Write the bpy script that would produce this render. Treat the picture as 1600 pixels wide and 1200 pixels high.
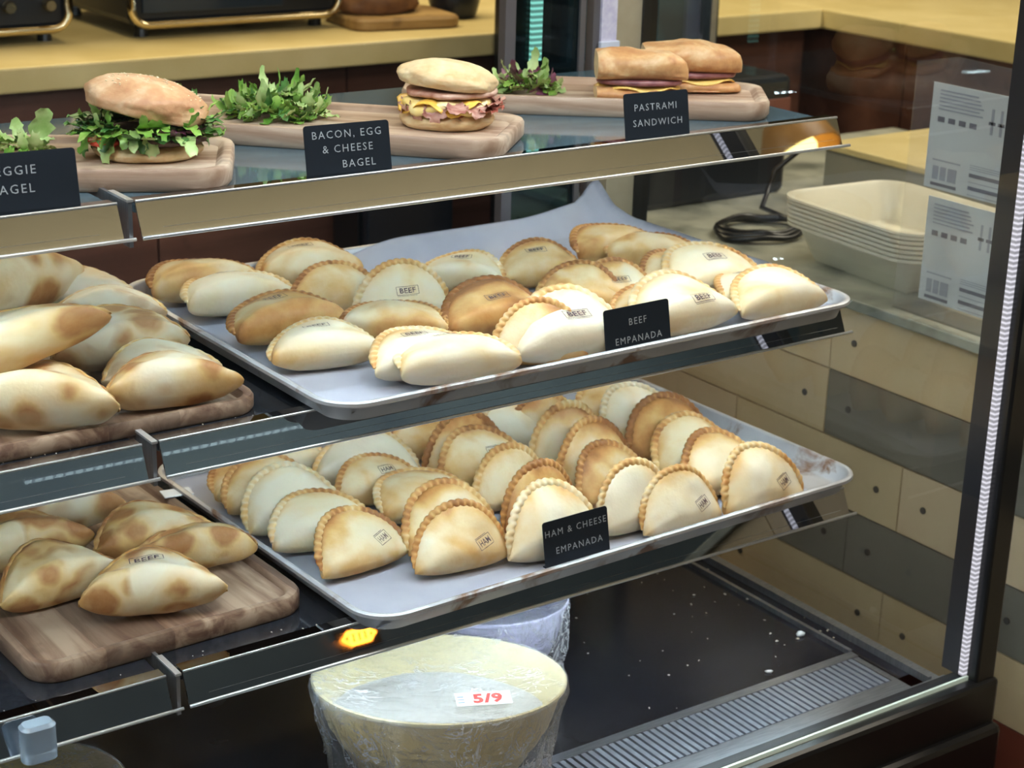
import bpy, bmesh, math, random
from math import sin, cos, pi, radians, sqrt
from mathutils import Vector, Matrix, Euler, noise
random.seed(7)
for o in list(bpy.data.objects): bpy.data.objects.remove(o, do_unlink=True)
SC = bpy.context.scene; COL = SC.collection

# ------------------------------------------------------------------ camera
CP = Vector((-0.31136, -1.30393, 1.07611)); PITCH, YAW, ROLL = 0.335455, 0.618308, 0.027915
fw = Vector((sin(YAW)*cos(PITCH), cos(YAW)*cos(PITCH), -sin(PITCH)))
r0 = Vector((cos(YAW), -sin(YAW), 0)); u0 = r0.cross(fw)
rt = cos(ROLL)*r0 + sin(ROLL)*u0; up = -sin(ROLL)*r0 + cos(ROLL)*u0
cam = bpy.data.cameras.new('camera'); camo = bpy.data.objects.new('camera', cam); COL.objects.link(camo)
camo.matrix_world = Matrix(((rt.x, up.x, -fw.x, CP.x), (rt.y, up.y, -fw.y, CP.y), (rt.z, up.z, -fw.z, CP.z), (0, 0, 0, 1)))
cam.sensor_width = 36; cam.lens = 36*2786.7/1600; cam.clip_start = .05; cam.clip_end = 30
cam.dof.use_dof = True; cam.dof.focus_distance = 1.62; cam.dof.aperture_fstop = 11
SC.camera = camo

# ------------------------------------------------------------------ world, lights, exposure
SC.view_settings.view_transform = 'Standard'; SC.view_settings.look = 'None'
SC.view_settings.gamma = 1; SC.view_settings.use_curve_mapping = False
SC.view_settings.exposure = -.08
W = bpy.data.worlds.new('world'); SC.world = W; W.use_nodes = True
W.node_tree.nodes['Background'].inputs[0].default_value = (.62, .66, .72, 1)
W.node_tree.nodes['Background'].inputs[1].default_value = .25

def area(name, loc, rot, sx, sy, power, col):
    l = bpy.data.lights.new(name, 'AREA'); l.shape = 'RECTANGLE'; l.size = sx; l.size_y = sy; l.energy = power; l.color = col
    o = bpy.data.objects.new(name, l); COL.objects.link(o); o.location = loc; o.rotation_euler = rot
    return o
# ceiling fixtures of the room (a warm one over the back counter, neutral ones over the customer side) and an added uplight
area('ceiling_light_back', (1.0, 1.6, 1.78), (0, 0, 0), 2.6, .5, 31, (1, .83, .52))
area('ceiling_light_front', (.3, -.62, 1.78), (0, 0, 0), 2.2, .4, 19, (1, .95, .88))
area('added_uplight', (1.2, -2.1, 1.2), (pi, 0, 0), 3.5, .3, 30, (1, .88, .64))  # added to brighten the ceiling that the lips mirror, no known fixture
area('ceiling_light_side', (2.3, .2, 1.78), (0, 0, 0), .5, 1.4, 26, (1, .9, .72))
# LED strips of the display case: bars above every level
LEDC = (.80, .89, 1)
LED_P = {'top': 3.6, 's1': 3.0, 's2': 2.6, 's3': .5}

# ------------------------------------------------------------------ measured levels of the case
XL, XR, XN, XEND = .2715, 1.085, .2552, 1.14
Y1, Z1, Y2, Z2, Y3, Z3 = .0672, .7245, .0383, .5195, .0079, .311
LH, LD = .032, .0142
S1, S2Z, S3Z = Z1-.006, Z2-.006, Z3-.006
YB = .452
YG = -.156
DECK = .105
FLOOR, CEIL = -.55, 1.8

# ------------------------------------------------------------------ node material helpers
def M(name, base=(.8, .8, .8), rough=.5, metal=0, **k):
    m = bpy.data.materials.new(name); m.use_nodes = True; nt = m.node_tree
    b = nt.nodes['Principled BSDF']
    b.inputs['Base Color'].default_value = (*base, 1); b.inputs['Roughness'].default_value = rough
    b.inputs['Metallic'].default_value = metal
    for a, v in k.items():
        b.inputs[a.replace('_', ' ')].default_value = v
    return m
def N(m, t, **k):
    n = m.node_tree.nodes.new(t)
    for a, v in k.items():
        if hasattr(n, a): setattr(n, a, v)
    return n
def LK(m, a, b): m.node_tree.links.new(a, b)
def P(m): return m.node_tree.nodes['Principled BSDF']
def coords(m, scale=(1, 1, 1), rnd=False, kind='Object'):
    tc = N(m, 'ShaderNodeTexCoord'); mp = N(m, 'ShaderNodeMapping'); mp.inputs['Scale'].default_value = scale
    LK(m, tc.outputs[kind], mp.inputs['Vector'])
    if rnd:
        oi = N(m, 'ShaderNodeObjectInfo'); mu = N(m, 'ShaderNodeMath', operation='MULTIPLY'); mu.inputs[1].default_value = 37.0
        LK(m, oi.outputs['Random'], mu.inputs[0]); LK(m, mu.outputs[0], mp.inputs['Location'])
    return mp.outputs[0]
def noi(m, vec, scale, detail=3, rough=.5, dist=0):
    n = N(m, 'ShaderNodeTexNoise'); n.inputs['Scale'].default_value = scale; n.inputs['Detail'].default_value = detail
    n.inputs['Roughness'].default_value = rough; n.inputs['Distortion'].default_value = dist; LK(m, vec, n.inputs['Vector']); return n.outputs['Fac']
def ramp(m, fac, stops, interp='LINEAR'):
    r = N(m, 'ShaderNodeValToRGB'); r.color_ramp.interpolation = interp
    while len(r.color_ramp.elements) < len(stops): r.color_ramp.elements.new(.5)
    for e, (p, c) in zip(r.color_ramp.elements, stops):
        e.position = p; e.color = (*c, 1) if len(c) == 3 else c
    LK(m, fac, r.inputs[0]); return r.outputs[0]
def math_(m, op, a, b=None, c=None, clamp=False):
    n = N(m, 'ShaderNodeMath', operation=op); n.use_clamp = clamp
    for i, v in enumerate((a, b, c)):
        if v is None: continue
        if isinstance(v, (int, float)): n.inputs[i].default_value = v
        else: LK(m, v, n.inputs[i])
    return n.outputs[0]
def mixc(m, f, a, b, blend='MIX'):
    n = N(m, 'ShaderNodeMixRGB', blend_type=blend)
    for i, v in zip((0, 1, 2), (f, a, b)):
        if isinstance(v, (int, float)): n.inputs[i].default_value = v
        elif isinstance(v, tuple): n.inputs[i].default_value = (*v, 1)
        else: LK(m, v, n.inputs[i])
    return n.outputs[0]
def bump(m, h, strength=.3, dist=.002):
    b = N(m, 'ShaderNodeBump'); b.inputs['Strength'].default_value = strength; b.inputs['Distance'].default_value = dist
    LK(m, h, b.inputs['Height']); LK(m, b.outputs[0], P(m).inputs['Normal'])
def speck(name, c1, c2, scale, rough=.5, metal=0, stops=(.35, .65), bmp=0, detail=4, sc=(1, 1, 1), **k):
    m = M(name, c1, rough, metal, **k); v = coords(m, sc); f = noi(m, v, scale, detail)
    LK(m, ramp(m, f, [(stops[0], c1), (stops[1], c2)]), P(m).inputs['Base Color'])
    if bmp: bump(m, f, bmp)
    return m

def dough(name, edge=0., spots=0.):
    """baked dough; Object Info colour red = how brown this piece is baked"""
    m = M(name, rough=.46); P(m).inputs['Subsurface Weight'].default_value = .12; P(m).inputs['Subsurface Radius'].default_value = (.012, .006, .003)
    P(m).inputs['Subsurface Scale'].default_value = .6; P(m).inputs['Specular IOR Level'].default_value = .35
    v = coords(m, rnd=True); oi = N(m, 'ShaderNodeObjectInfo'); sep = N(m, 'ShaderNodeSeparateColor'); LK(m, oi.outputs['Color'], sep.inputs[0])
    bake = sep.outputs[0]
    big = noi(m, v, 17, 2, .45, .6); fine = noi(m, v, 95, 4, .6)
    at = N(m, 'ShaderNodeAttribute'); at.attribute_name = 'rim'
    f = math_(m, 'MULTIPLY_ADD', big, 1.5, -.75)                       # -.75..+.75
    f = math_(m, 'ADD', f, math_(m, 'MULTIPLY_ADD', bake, 1.0, -.12+edge))
    f = math_(m, 'ADD', f, math_(m, 'MULTIPLY', at.outputs['Fac'], .42))
    f = math_(m, 'ADD', f, math_(m, 'MULTIPLY_ADD', fine, .3, -.15), clamp=True)
    col = ramp(m, f, [(0, (.76, .68, .52)), (.28, (.75, .61, .38)), (.58, (.66, .41, .16)), (.82, (.50, .235, .07)), (1, (.30, .12, .035))])
    if spots:
        vo = N(m, 'ShaderNodeTexVoronoi', feature='SMOOTH_F1'); vo.inputs['Scale'].default_value = 34; vo.inputs['Smoothness'].default_value = .15
        wn = N(m, 'ShaderNodeTexNoise'); wn.inputs['Scale'].default_value = 60; LK(m, v, wn.inputs['Vector'])
        LK(m, mixc(m, .010, v, wn.outputs['Color'], 'ADD'), vo.inputs['Vector'])
        gate = ramp(m, noi(m, v, 20, 1), [(.36, (0, 0, 0)), (.47, (1, 1, 1))])
        g = math_(m, 'MULTIPLY', gate, math_(m, 'MULTIPLY', bake, spots), clamp=True)
        halo = math_(m, 'MULTIPLY', ramp(m, vo.outputs['Distance'], [(.46, (1, 1, 1)), (.74, (0, 0, 0))]), g)
        core = math_(m, 'MULTIPLY', ramp(m, vo.outputs['Distance'], [(.36, (1, 1, 1)), (.53, (0, 0, 0))]), math_(m, 'MULTIPLY', g, math_(m, 'MULTIPLY_ADD', fine, .7, .5)), clamp=True)
        col = mixc(m, math_(m, 'MULTIPLY', halo, .85), col, (.66, .42, .16)); col = mixc(m, math_(m, 'MULTIPLY', core, 1.0), col, (.36, .145, .045))
    LK(m, col, P(m).inputs['Base Color'])
    h = math_(m, 'ADD', noi(m, v, 60, 3), math_(m, 'MULTIPLY', noi(m, v, 320, 3), .35))
    bump(m, h, .35, .0018)
    return m

def wood(name, c1, c2, c3, grain=26, axis=0, rough=.5, planks=0, pl=(.1,)):
    m = M(name, c1, rough); s = [grain]*3; s[axis] = grain*.09
    v = coords(m, tuple(s)); f = noi(m, v, 1, 5, .6, .8)
    col = ramp(m, f, [(.38, c1), (.5, c2), (.62, c3)])
    if planks:
        v2 = coords(m); sp = N(m, 'ShaderNodeSeparateXYZ'); LK(m, v2, sp.inputs[0])
        fl = math_(m, 'FLOOR', math_(m, 'MULTIPLY', sp.outputs[1-axis], planks))
        wn = N(m, 'ShaderNodeTexWhiteNoise'); wn.noise_dimensions = '1D'; LK(m, fl, wn.inputs['W'])
        col = mixc(m, ramp(m, wn.outputs['Value'], [(.2, (.55,)*3), (.8, (0,)*3)]), col, (c1[0]*.45, c1[1]*.42, c1[2]*.42), 'MIX')
    st = noi(m, coords(m), 22, 3); col = mixc(m, ramp(m, st, [(.62, (0,)*3), (.72, (.45,)*3)]), col, (c1[0]*.35, c1[1]*.3, c1[2]*.28))
    LK(m, col, P(m).inputs['Base Color']); bump(m, f, .12, .001); return m

def pane(name, tint=(1, 1, 1), refl=1.0):
    m = bpy.data.materials.new(name); m.use_nodes = True; nt = m.node_tree; nt.nodes.clear()
    out = N(m, 'ShaderNodeOutputMaterial'); tr = N(m, 'ShaderNodeBsdfTransparent'); tr.inputs[0].default_value = (*tint, 1)
    gl = N(m, 'ShaderNodeBsdfGlossy'); gl.inputs['Roughness'].default_value = .015; fr = N(m, 'ShaderNodeFresnel'); ge = N(m, 'ShaderNodeNewGeometry'); LK(m, math_(m, 'MULTIPLY_ADD', ge.outputs['Backfacing'], 1/1.5-1.5, 1.5), fr.inputs[0])
    mx = N(m, 'ShaderNodeMixShader'); f = math_(m, 'MULTIPLY', fr.outputs[0], refl, clamp=True)
    LK(m, f, mx.inputs[0]); LK(m, tr.outputs[0], mx.inputs[1]); LK(m, gl.outputs[0], mx.inputs[2]); LK(m, mx.outputs[0], out.inputs[0])
    return m
def film(name, rough=.12, refl=.5, bs=18, bstr=.9, haze=.1):
    m = pane(name); nt = m.node_tree; gl = [n for n in nt.nodes if n.type == 'BSDF_GLOSSY'][0]; gl.inputs['Roughness'].default_value = rough
    fr = [n for n in nt.nodes if n.type == 'FRESNEL'][0]
    v = coords(m, (1, 2.2, 1)); h = noi(m, v, bs, 5, .6, 1.6)
    b = N(m, 'ShaderNodeBump'); b.inputs['Strength'].default_value = bstr; b.inputs['Distance'].default_value = .006 if bs < 30 else .016
    LK(m, h, b.inputs['Height']); LK(m, b.outputs[0], gl.inputs['Normal']); LK(m, b.outputs[0], fr.inputs['Normal'])
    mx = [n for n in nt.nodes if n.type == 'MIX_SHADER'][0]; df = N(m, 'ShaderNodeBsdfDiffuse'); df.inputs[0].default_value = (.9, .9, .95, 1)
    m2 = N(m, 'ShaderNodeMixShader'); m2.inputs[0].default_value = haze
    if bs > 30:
        crease_glint = noi(m, coords(m, (1, 2.4, 1)), 26, 5, .65, 1.2); crease_glint = math_(m, 'ABSOLUTE', math_(m, 'MULTIPLY_ADD', crease_glint, 2, -1))
        crease_glint = ramp(m, crease_glint, [(.0, (1,)*3), (.045, (0,)*3)]); area_ = ramp(m, noi(m, coords(m), 11, 2), [(.40, (0,)*3), (.60, (1,)*3)])
        LK(m, math_(m, 'MULTIPLY_ADD', math_(m, 'MULTIPLY', crease_glint, area_), .75, haze), m2.inputs[0])  # white creases painted into the haze in place of sparkle highlights
    out = [n for n in nt.nodes if n.type == 'OUTPUT_MATERIAL'][0]
    LK(m, mx.outputs[0], m2.inputs[1]); LK(m, df.outputs[0], m2.inputs[2]); LK(m, m2.outputs[0], out.inputs[0])
    return m
def emit(name, col, s):
    m = M(name, (0.02, .02, .02), .4); P(m).inputs['Emission Color'].default_value = (*col, 1); P(m).inputs['Emission Strength'].default_value = s; return m
def beads(name, col, s, axis, pitch=.009, low=.12):
    m = emit(name, col, s); v = coords(m); sp = N(m, 'ShaderNodeSeparateXYZ'); LK(m, v, sp.inputs[0])
    w = math_(m, 'SINE', math_(m, 'MULTIPLY', sp.outputs[axis], 2*pi/pitch))
    w = math_(m, 'MULTIPLY_ADD', w, .5, .5); w = math_(m, 'MULTIPLY_ADD', math_(m, 'POWER', w, 1.5), (1-low)*s, low*s)
    LK(m, w, P(m).inputs['Emission Strength']); return m

MAT = {}
MAT['body'] = dough('baked_dough'); MAT['crimp'] = dough('baked_crimp', .10)
MAT['spotted'] = dough('blistered_dough', -.30, 2.1); MAT['spotted_crimp'] = dough('blistered_crimp', .05, 1.2)
m = M('stamp_ink', (.10, .05, .06), .6); v = coords(m, rnd=True)
LK(m, ramp(m, noi(m, v, 160, 3, .7), [(.46, (.07, .035, .05)), (.72, (.42, .29, .22))]), P(m).inputs['Base Color']); MAT['ink'] = m
m = speck('sheet_pan_aluminium', (.66, .67, .70), (.48, .48, .51), 14, .48, .6, (.3, .7))
v = coords(m); st = ramp(m, noi(m, v, 16, 4, .6, .8), [(.56, (0,)*3), (.68, (1,)*3)])
LK(m, mixc(m, st, P(m).inputs['Base Color'].links[0].from_socket, (.22, .12, .07)), P(m).inputs['Base Color'])
LK(m, math_(m, 'MULTIPLY_ADD', st, -.5, .62), P(m).inputs['Metallic']); MAT['pan'] = m
m = speck('parchment', (.75, .78, .90), (.82, .85, .95), 30, .55, 0, (.3, .7), .12); P(m).inputs['Specular IOR Level'].default_value = .3; MAT['paper'] = m
m = M('polished_lip_steel', (.42, .44, .47), .07, 1.0); v = coords(m, (1, 1, 1))
LK(m, ramp(m, noi(m, v, 40, 5, .65), [(.5, (.012,)*3), (.8, (.05,)*3)]), P(m).inputs['Roughness']); MAT['lip'] = m
MAT['lipedge'] = M('bright_lip_edge', (.86, .88, .90), .3, .75)
m = M('dark_glossy_shelf', (.016, .019, .026), .06); P(m).inputs['Specular IOR Level'].default_value = .75
v = coords(m); LK(m, ramp(m, noi(m, v, 70, 5, .7), [(.45, (.05,)*3), (.8, (.28,)*3)]), P(m).inputs['Roughness']); MAT['shelf'] = m
m = M('blue_sheen_shelf_glass', (.075, .125, .16), .07); P(m).inputs['Specular IOR Level'].default_value = .8; MAT['shelfblue'] = m  # blue base colour paints in the bluish LED reflection on the shelf
MAT['steel'] = speck('brushed_steel', (.46, .48, .52), (.36, .38, .42), 40, .3, .85, sc=(1, 12, 1))
MAT['grille'] = M('vent_grille_steel', (.34, .38, .46), .38, .55)
MAT['deck'] = speck('black_deck', (.012, .013, .018), (.03, .03, .036), 9, .16, 0, (.35, .7)); P(MAT['deck']).inputs['Specular IOR Level'].default_value = .4
MAT['black'] = M('black_frame', (.009, .009, .010), .28)
MAT['blackband'] = M('black_seal', (.015, .015, .02), .35)
MAT['pane'] = pane('clear_glass', (.985, .99, .988), .8)
MAT['sidepane'] = pane('side_glass', (.95, .965, .955), 1.5)
MAT['board_dark'] = wood('acacia_board', (.15, .08, .052), (.29, .19, .13), (.44, .32, .23), 40, 1, .45, planks=15)
MAT['board_light'] = wood('beech_board', (.34, .22, .15), (.46, .33, .24), (.60, .48, .37), 40, 0, .5)
MAT['card'] = M('chalk_card_black', (.013, .017, .024), .75, 0, Specular_IOR_Level=.12)
MAT['chalk'] = M('chalk_lettering', (.36, .40, .44), .7)
MAT['bowl'] = speck('cream_bowl', (.82, .70, .36), (.88, .78, .46), 12, .35)
MAT['bowlout'] = speck('golden_bowl_outside', (.72, .52, .19), (.80, .63, .28), 12, .35)
MAT['lilac'] = speck('lilac_bowl', (.52, .50, .78), (.66, .64, .86), 10, .4)
MAT['cream'] = speck('whipped_cream_filling', (.47, .46, .44), (.56, .55, .53), 25, .5, bmp=.4)
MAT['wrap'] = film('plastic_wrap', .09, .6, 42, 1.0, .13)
MAT['label'] = M('white_label', (.85, .87, .9), .5); MAT['red'] = M('red_marker', (.75, .03, .02), .5); MAT['blue'] = M('blue_print', (.2, .3, .6), .5)
MAT['yellow_top'] = speck('back_counter_top', (.62, .50, .22), (.72, .60, .30), 8, .4)
MAT['grey_edge'] = speck('counter_edge', (.28, .25, .17), (.34, .31, .22), 10, .4)
MAT['brown'] = wood('brown_panel', (.085, .035, .022), (.12, .05, .032), (.16, .07, .045), 9, 0, .4)
MAT['marble'] = speck('marble_counter', (.13, .145, .125), (.42, .43, .36), 9, .35, 0, (.34, .56), detail=7)
MAT['tub'] = speck('cream_tub', (.66, .63, .50), (.74, .71, .58), 8, .35)
MAT['acrylic'] = film('clear_acrylic', .03, .6, 3, .1, .04)
MAT['darkmetal'] = M('dark_machine', (.012, .015, .022), .3, .2)
MAT['chrome'] = M('warm_chrome', (.75, .62, .38), .16, 1)
MAT['gascol'] = M('gasket', (.02, .02, .022), .5)

# ------------------------------------------------------------------ object helpers
def obj(name, bm_or_me, mats, parent=None, smooth=False, loc=None, rot=None):
    if isinstance(bm_or_me, bmesh.types.BMesh):
        me = bpy.data.meshes.new(name); bmesh.ops.recalc_face_normals(bm_or_me, faces=bm_or_me.faces[:]) ; bm_or_me.to_mesh(me); bm_or_me.free()
    else: me = bm_or_me
    if not isinstance(mats, (list, tuple)): mats = [mats]
    if not me.materials:
        for k in mats: me.materials.append(MAT[k] if isinstance(k, str) else k)
    if smooth:
        for p in me.polygons: p.use_smooth = True
        if smooth != True: me.set_sharp_from_angle(angle=radians(smooth))
    o = bpy.data.objects.new(name, me); COL.objects.link(o)
    if parent: o.parent = parent
    if loc: o.location = loc
    if rot: o.rotation_euler = rot
    return o
def tag(o, label, cat, group=None, kind=None):
    o['label'] = label; o['category'] = cat
    if group: o['group'] = group
    if kind: o['kind'] = kind
    return o
def struct(name, bm, mats, **k):
    o = obj(name, bm, mats, **k); o['kind'] = 'structure'; return o
def empty(name, label, cat, loc=(0, 0, 0), rz=0, group=None):
    o = bpy.data.objects.new(name, None); COL.objects.link(o); o.location = loc; o.rotation_euler = (0, 0, rz); o.empty_display_size = .02
    return tag(o, label, cat, group)
def box(bm, x0, x1, y0, y1, z0, z1, bev=0, mi=0):
    b = bm if not bev else bmesh.new()
    vs = [b.verts.new(p) for p in ((x0, y0, z0), (x1, y0, z0), (x1, y1, z0), (x0, y1, z0), (x0, y0, z1), (x1, y0, z1), (x1, y1, z1), (x0, y1, z1))]
    for f in ((0, 3, 2, 1), (4, 5, 6, 7), (0, 1, 5, 4), (1, 2, 6, 5), (2, 3, 7, 6), (3, 0, 4, 7)):
        b.faces.new([vs[i] for i in f]).material_index = mi
    if bev:
        bmesh.ops.bevel(b, geom=b.edges[:], offset=bev, segments=2, affect='EDGES', profile=.5)
        for f in b.faces: f.material_index = mi
        join(bm, b)
    return bm
def join(bm, b2, mat=None, mi=None):
    if mi is not None:
        for f in b2.faces: f.material_index = mi
    me = bpy.data.meshes.new('tmp'); b2.to_mesh(me); b2.free()
    if mat is not None: me.transform(mat)
    bm.from_mesh(me); bpy.data.meshes.remove(me)
def B(*a, **k): return box(bmesh.new(), *a, **k)
def rings(bm, rs, close=True, cap0=False, cap1=False, mi=0):
    R = [[bm.verts.new(p) for p in r] for r in rs]; n = len(R[0])
    for a, b in zip(R, R[1:]):
        for i in range(n if close else n-1):
            j = (i+1) % n
            bm.faces.new((a[i], a[j], b[j], b[i])).material_index = mi
    if cap0: bm.faces.new(R[0][::-1]).material_index = mi
    if cap1: bm.faces.new(R[-1]).material_index = mi
    return R
def rr(w, d, r, off, z, n=8):
    """rounded rectangle with corner at the origin, inset by off"""
    x0, y0, x1, y1 = off, off, w-off, d-off; r = max(r-off, .002); p = []
    for cx, cy, a0 in ((x1-r, y0+r, -90), (x1-r, y1-r, 0), (x0+r, y1-r, 90), (x0+r, y0+r, 180)):
        for i in range(n+1):
            a = radians(a0+90*i/n); p.append((cx+r*cos(a), cy+r*sin(a), z))
    return p
def loft(w, d, r, prof, cap0=True, cap1=True, n=8):
    bm = bmesh.new(); rings(bm, [rr(w, d, r, o, z, n) for o, z in prof], True, cap0, cap1); return bm
def lathe(prof, n=48, sx=1, sy=1, cap0=False, cap1=False):
    bm = bmesh.new(); rings(bm, [[(r*cos(2*pi*i/n)*sx, r*sin(2*pi*i/n)*sy, z) for i in range(n)] for r, z in prof], True, cap0, cap1); return bm
def tube(bm, pts, rad, n=8, closed=False):
    pts = [Vector(p) for p in pts]; R = []
    for i, p in enumerate(pts):
        a = pts[max(i-1, 0)]; b = pts[min(i+1, len(pts)-1)]
        if closed: a = pts[i-1]; b = pts[(i+1) % len(pts)]
        t = (b-a).normalized(); s = t.cross(Vector((0, 0, 1)))
        s = s.normalized() if s.length > 1e-4 else Vector((1, 0, 0)); q = s.cross(t)
        rr_ = rad[i] if isinstance(rad, (list, tuple)) else rad
        R.append([p+(s*cos(2*pi*k/n)+q*sin(2*pi*k/n))*rr_ for k in range(n)])
    if closed: R.append(R[0])
    rings(bm, R, True, not closed, not closed)
    if closed: bmesh.ops.remove_doubles(bm, verts=bm.verts[:], dist=1e-6)
    return bm
def text_mesh(txt, size, depth=0., align='CENTER', spacing=1.0, bold=0.):
    c = bpy.data.curves.new('t', 'FONT'); c.body = txt; c.size = size; c.align_x = align; c.align_y = 'CENTER'; c.extrude = depth; c.space_character = spacing; c.offset = bold
    c.resolution_u = 2
    o = bpy.data.objects.new('t', c); COL.objects.link(o); dg = bpy.context.evaluated_depsgraph_get(); dg.update()
    me = bpy.data.meshes.new_from_object(o.evaluated_get(dg)); bpy.data.objects.remove(o); bpy.data.curves.remove(c); return me

# ------------------------------------------------------------------ LED bars of the case
def led_bar(x0, x1, y, z, power, label, glow=130):
    t = empty('led_light_bar', label, 'light', (x0, y, z), 0, 'led bars along the shelf fronts')
    obj('housing', B(0, x1-x0, -.004, .010, -.002, .004), 'steel', t)
    obj('diode_strip', B(0, x1-x0, -.0038, .0012, -.0045, -.002), beads('diode_glow', (.74, .94, 1), glow, 0, .0115, .05), t)
    l = area('led_light', (0, 0, 0), (radians(40), 0, 0), x1-x0, .008, power, LEDC); l.parent = t; l.location = ((x1-x0)/2, .004, -.006)
    return t
led_bar(XEND-.9, XEND-.03, .02, 1.02, 1.2, 'led bar above the sandwiches at the top of the case')
led_bar(XL+.02, XR-.01, Y1-LD+.007, Z1-LH+.003, .10, 'led bar under the front lip of the sandwich shelf, right section')
led_bar(XL+.02, XR-.01, Y2-LD+.007, Z2-LH+.003, .22, 'led bar under the front lip of the beef empanada shelf')
led_bar(XL+.02, XR-.01, Y3-LD+.007, Z3-LH+.003, .22, 'led bar under the front lip of the ham and cheese empanada shelf')
led_bar(XL+.02, XR-.01, .29, Z1-.018, .25, 'added led bar halfway back under the sandwich shelf', 45)  # added fill bar, brightens the back of the upper pan
led_bar(XL+.02, XR-.01, .27, Z2-.018, .2, 'added led bar halfway back under the beef empanada shelf', 45)  # added fill bar, brightens the back of the lower pan
led_bar(-.6, XN-.02, .02, 1.02, .9, 'led bar at the case top, left section')
led_bar(-.6, XN-.02, Y1-LD+.007, Z1-LH+.003, .22, 'led bar under the front lip of the sandwich shelf, left section')
led_bar(-.6, XN-.02, Y2-LD+.007, Z2-LH+.003, .28, 'led bar under the front lip of the middle left shelf')

# ------------------------------------------------------------------ room shell
struct('floor', B(-4, 4.2, -3.6, 3.2, FLOOR-.1, FLOOR), [speck('room_floor', (.10, .085, .07), (.14, .12, .10), 3, .5)])
struct('ceiling', B(-4, 4.2, -3.6, 3.2, CEIL, CEIL+.1), [speck('room_ceiling', (.46, .40, .27), (.52, .45, .31), 2, .8)])
struct('wall_front', B(-4, 4.2, -2.6, -2.5, FLOOR, CEIL), [speck('wall_dusk_blue', (.06, .105, .18), (.11, .18, .27), 1.4, .6)])
struct('wall_left', B(-4.1, -4, -3.6, 3.2, FLOOR, CEIL), [speck('wall_olive', (.16, .15, .10), (.2, .19, .13), 2, .7)])
struct('wall_back', B(-4, 4.2, 3.2, 3.3, FLOOR, CEIL), [speck('wall_tan', (.30, .26, .16), (.36, .31, .20), 2, .7)])
struct('wall_far', B(4.2, 4.3, -3.6, 3.2, FLOOR, CEIL), [speck('wall_ochre', (.34, .30, .19), (.42, .37, .24), 2, .7)])

# low tiled wall right of the case, with a stone counter on it
XW = 1.30; TILE = .0895; ZT = .3445
tb = bmesh.new(); rnd = random.Random(3)
cols = {(0, 0): 0, (0, 1): 0, (0, 2): 0, (5, -1): 3, (5, -2): 3, (6, -1): 3, (6, -2): 3, (7, -2): 3, (5, -3): 3, (1, 0): 0, (1, -1): 2, (1, -2): 2, (2, 0): 0, (2, -1): 1, (3, 0): 2, (3, -1): 2, (3, -2): 2, (4, 0): 0, (4, -1): 0, (8, -1): 3, (8, -2): 3, (9, -1): 3, (7, -1): 3}
joint = {0: -.063, 1: .247, 2: .106, 3: .50, 4: .117, 5: .3, 6: .0, 7: .2, 8: .1, 9: .25, 10: .2}
dots = []
for r in range(0, 11):
    z1 = ZT+TILE-r*TILE-.001; z0 = z1-TILE+.0022; j = joint[r]
    for k in range(-8, 5):
        a, b = j+k*.31, j+(k+1)*.31
        if a > .95 or b < -.55: continue
        a = max(a, -.62)
        b = min(b, .99)
        kk = (r, k) if (r, k) in cols else None
        mi = cols[kk] if kk else rnd.choice((0, 0, 1))
        box(tb, XW-.004, XW+.02, a+.001, b-.001, z0, z1, mi=mi)
        dots += [(a+.04, (z0+z1)/2), (b-.04, (z0+z1)/2)]
box(tb, XW, XW+.12, -.62, 1.0, FLOOR, ZT+TILE, mi=4)
for y, z in dots:
    if z > -.1: join(tb, lathe([(.0045, 0), (.0045, .0012)], 12, cap1=True), Matrix.Translation((XW-.004, y, z)) @ Matrix.Rotation(-pi/2, 4, 'Y'), 5)
tile_m = [speck('tan_tile', (.56, .42, .24), (.64, .49, .30), 5, .5, bmp=.05), speck('buff_tile', (.58, .43, .27), (.66, .51, .33), 5, .5),
          speck('grey_tile', (.16, .145, .115), (.20, .18, .145), 5, .45), speck('red_tile', (.15, .035, .022), (.20, .05, .03), 5, .5), M('dark_grout', (.03, .027, .024), .8), M('dark_anchor', (.05, .045, .04), .5)]
struct('wall_right', tb, tile_m)
cb = B(XW-.012, 2.19, -.62, 1.0, ZT+TILE, ZT+TILE+.014, bev=.002)
tag(obj('stone_counter', cb, 'marble'), 'veined grey green stone counter slab on the low tiled wall right of the case', 'counter')
ZC = ZT+TILE+.014
lb = bmesh.new(); box(lb, 1.58, 2.2, -.6, .567, ZC, ZC+.098, mi=0); box(lb, 1.575, 2.2, -.6, .572, ZC+.098, ZC+.108, bev=.002, mi=1)
tag(obj('raised_ledge', lb, [speck('ledge_grey', (.27, .26, .2), (.33, .32, .25), 6, .5), 'yellow_top']), 'grey raised ledge with yellow top standing on the stone counter behind the tub', 'ledge')

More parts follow.
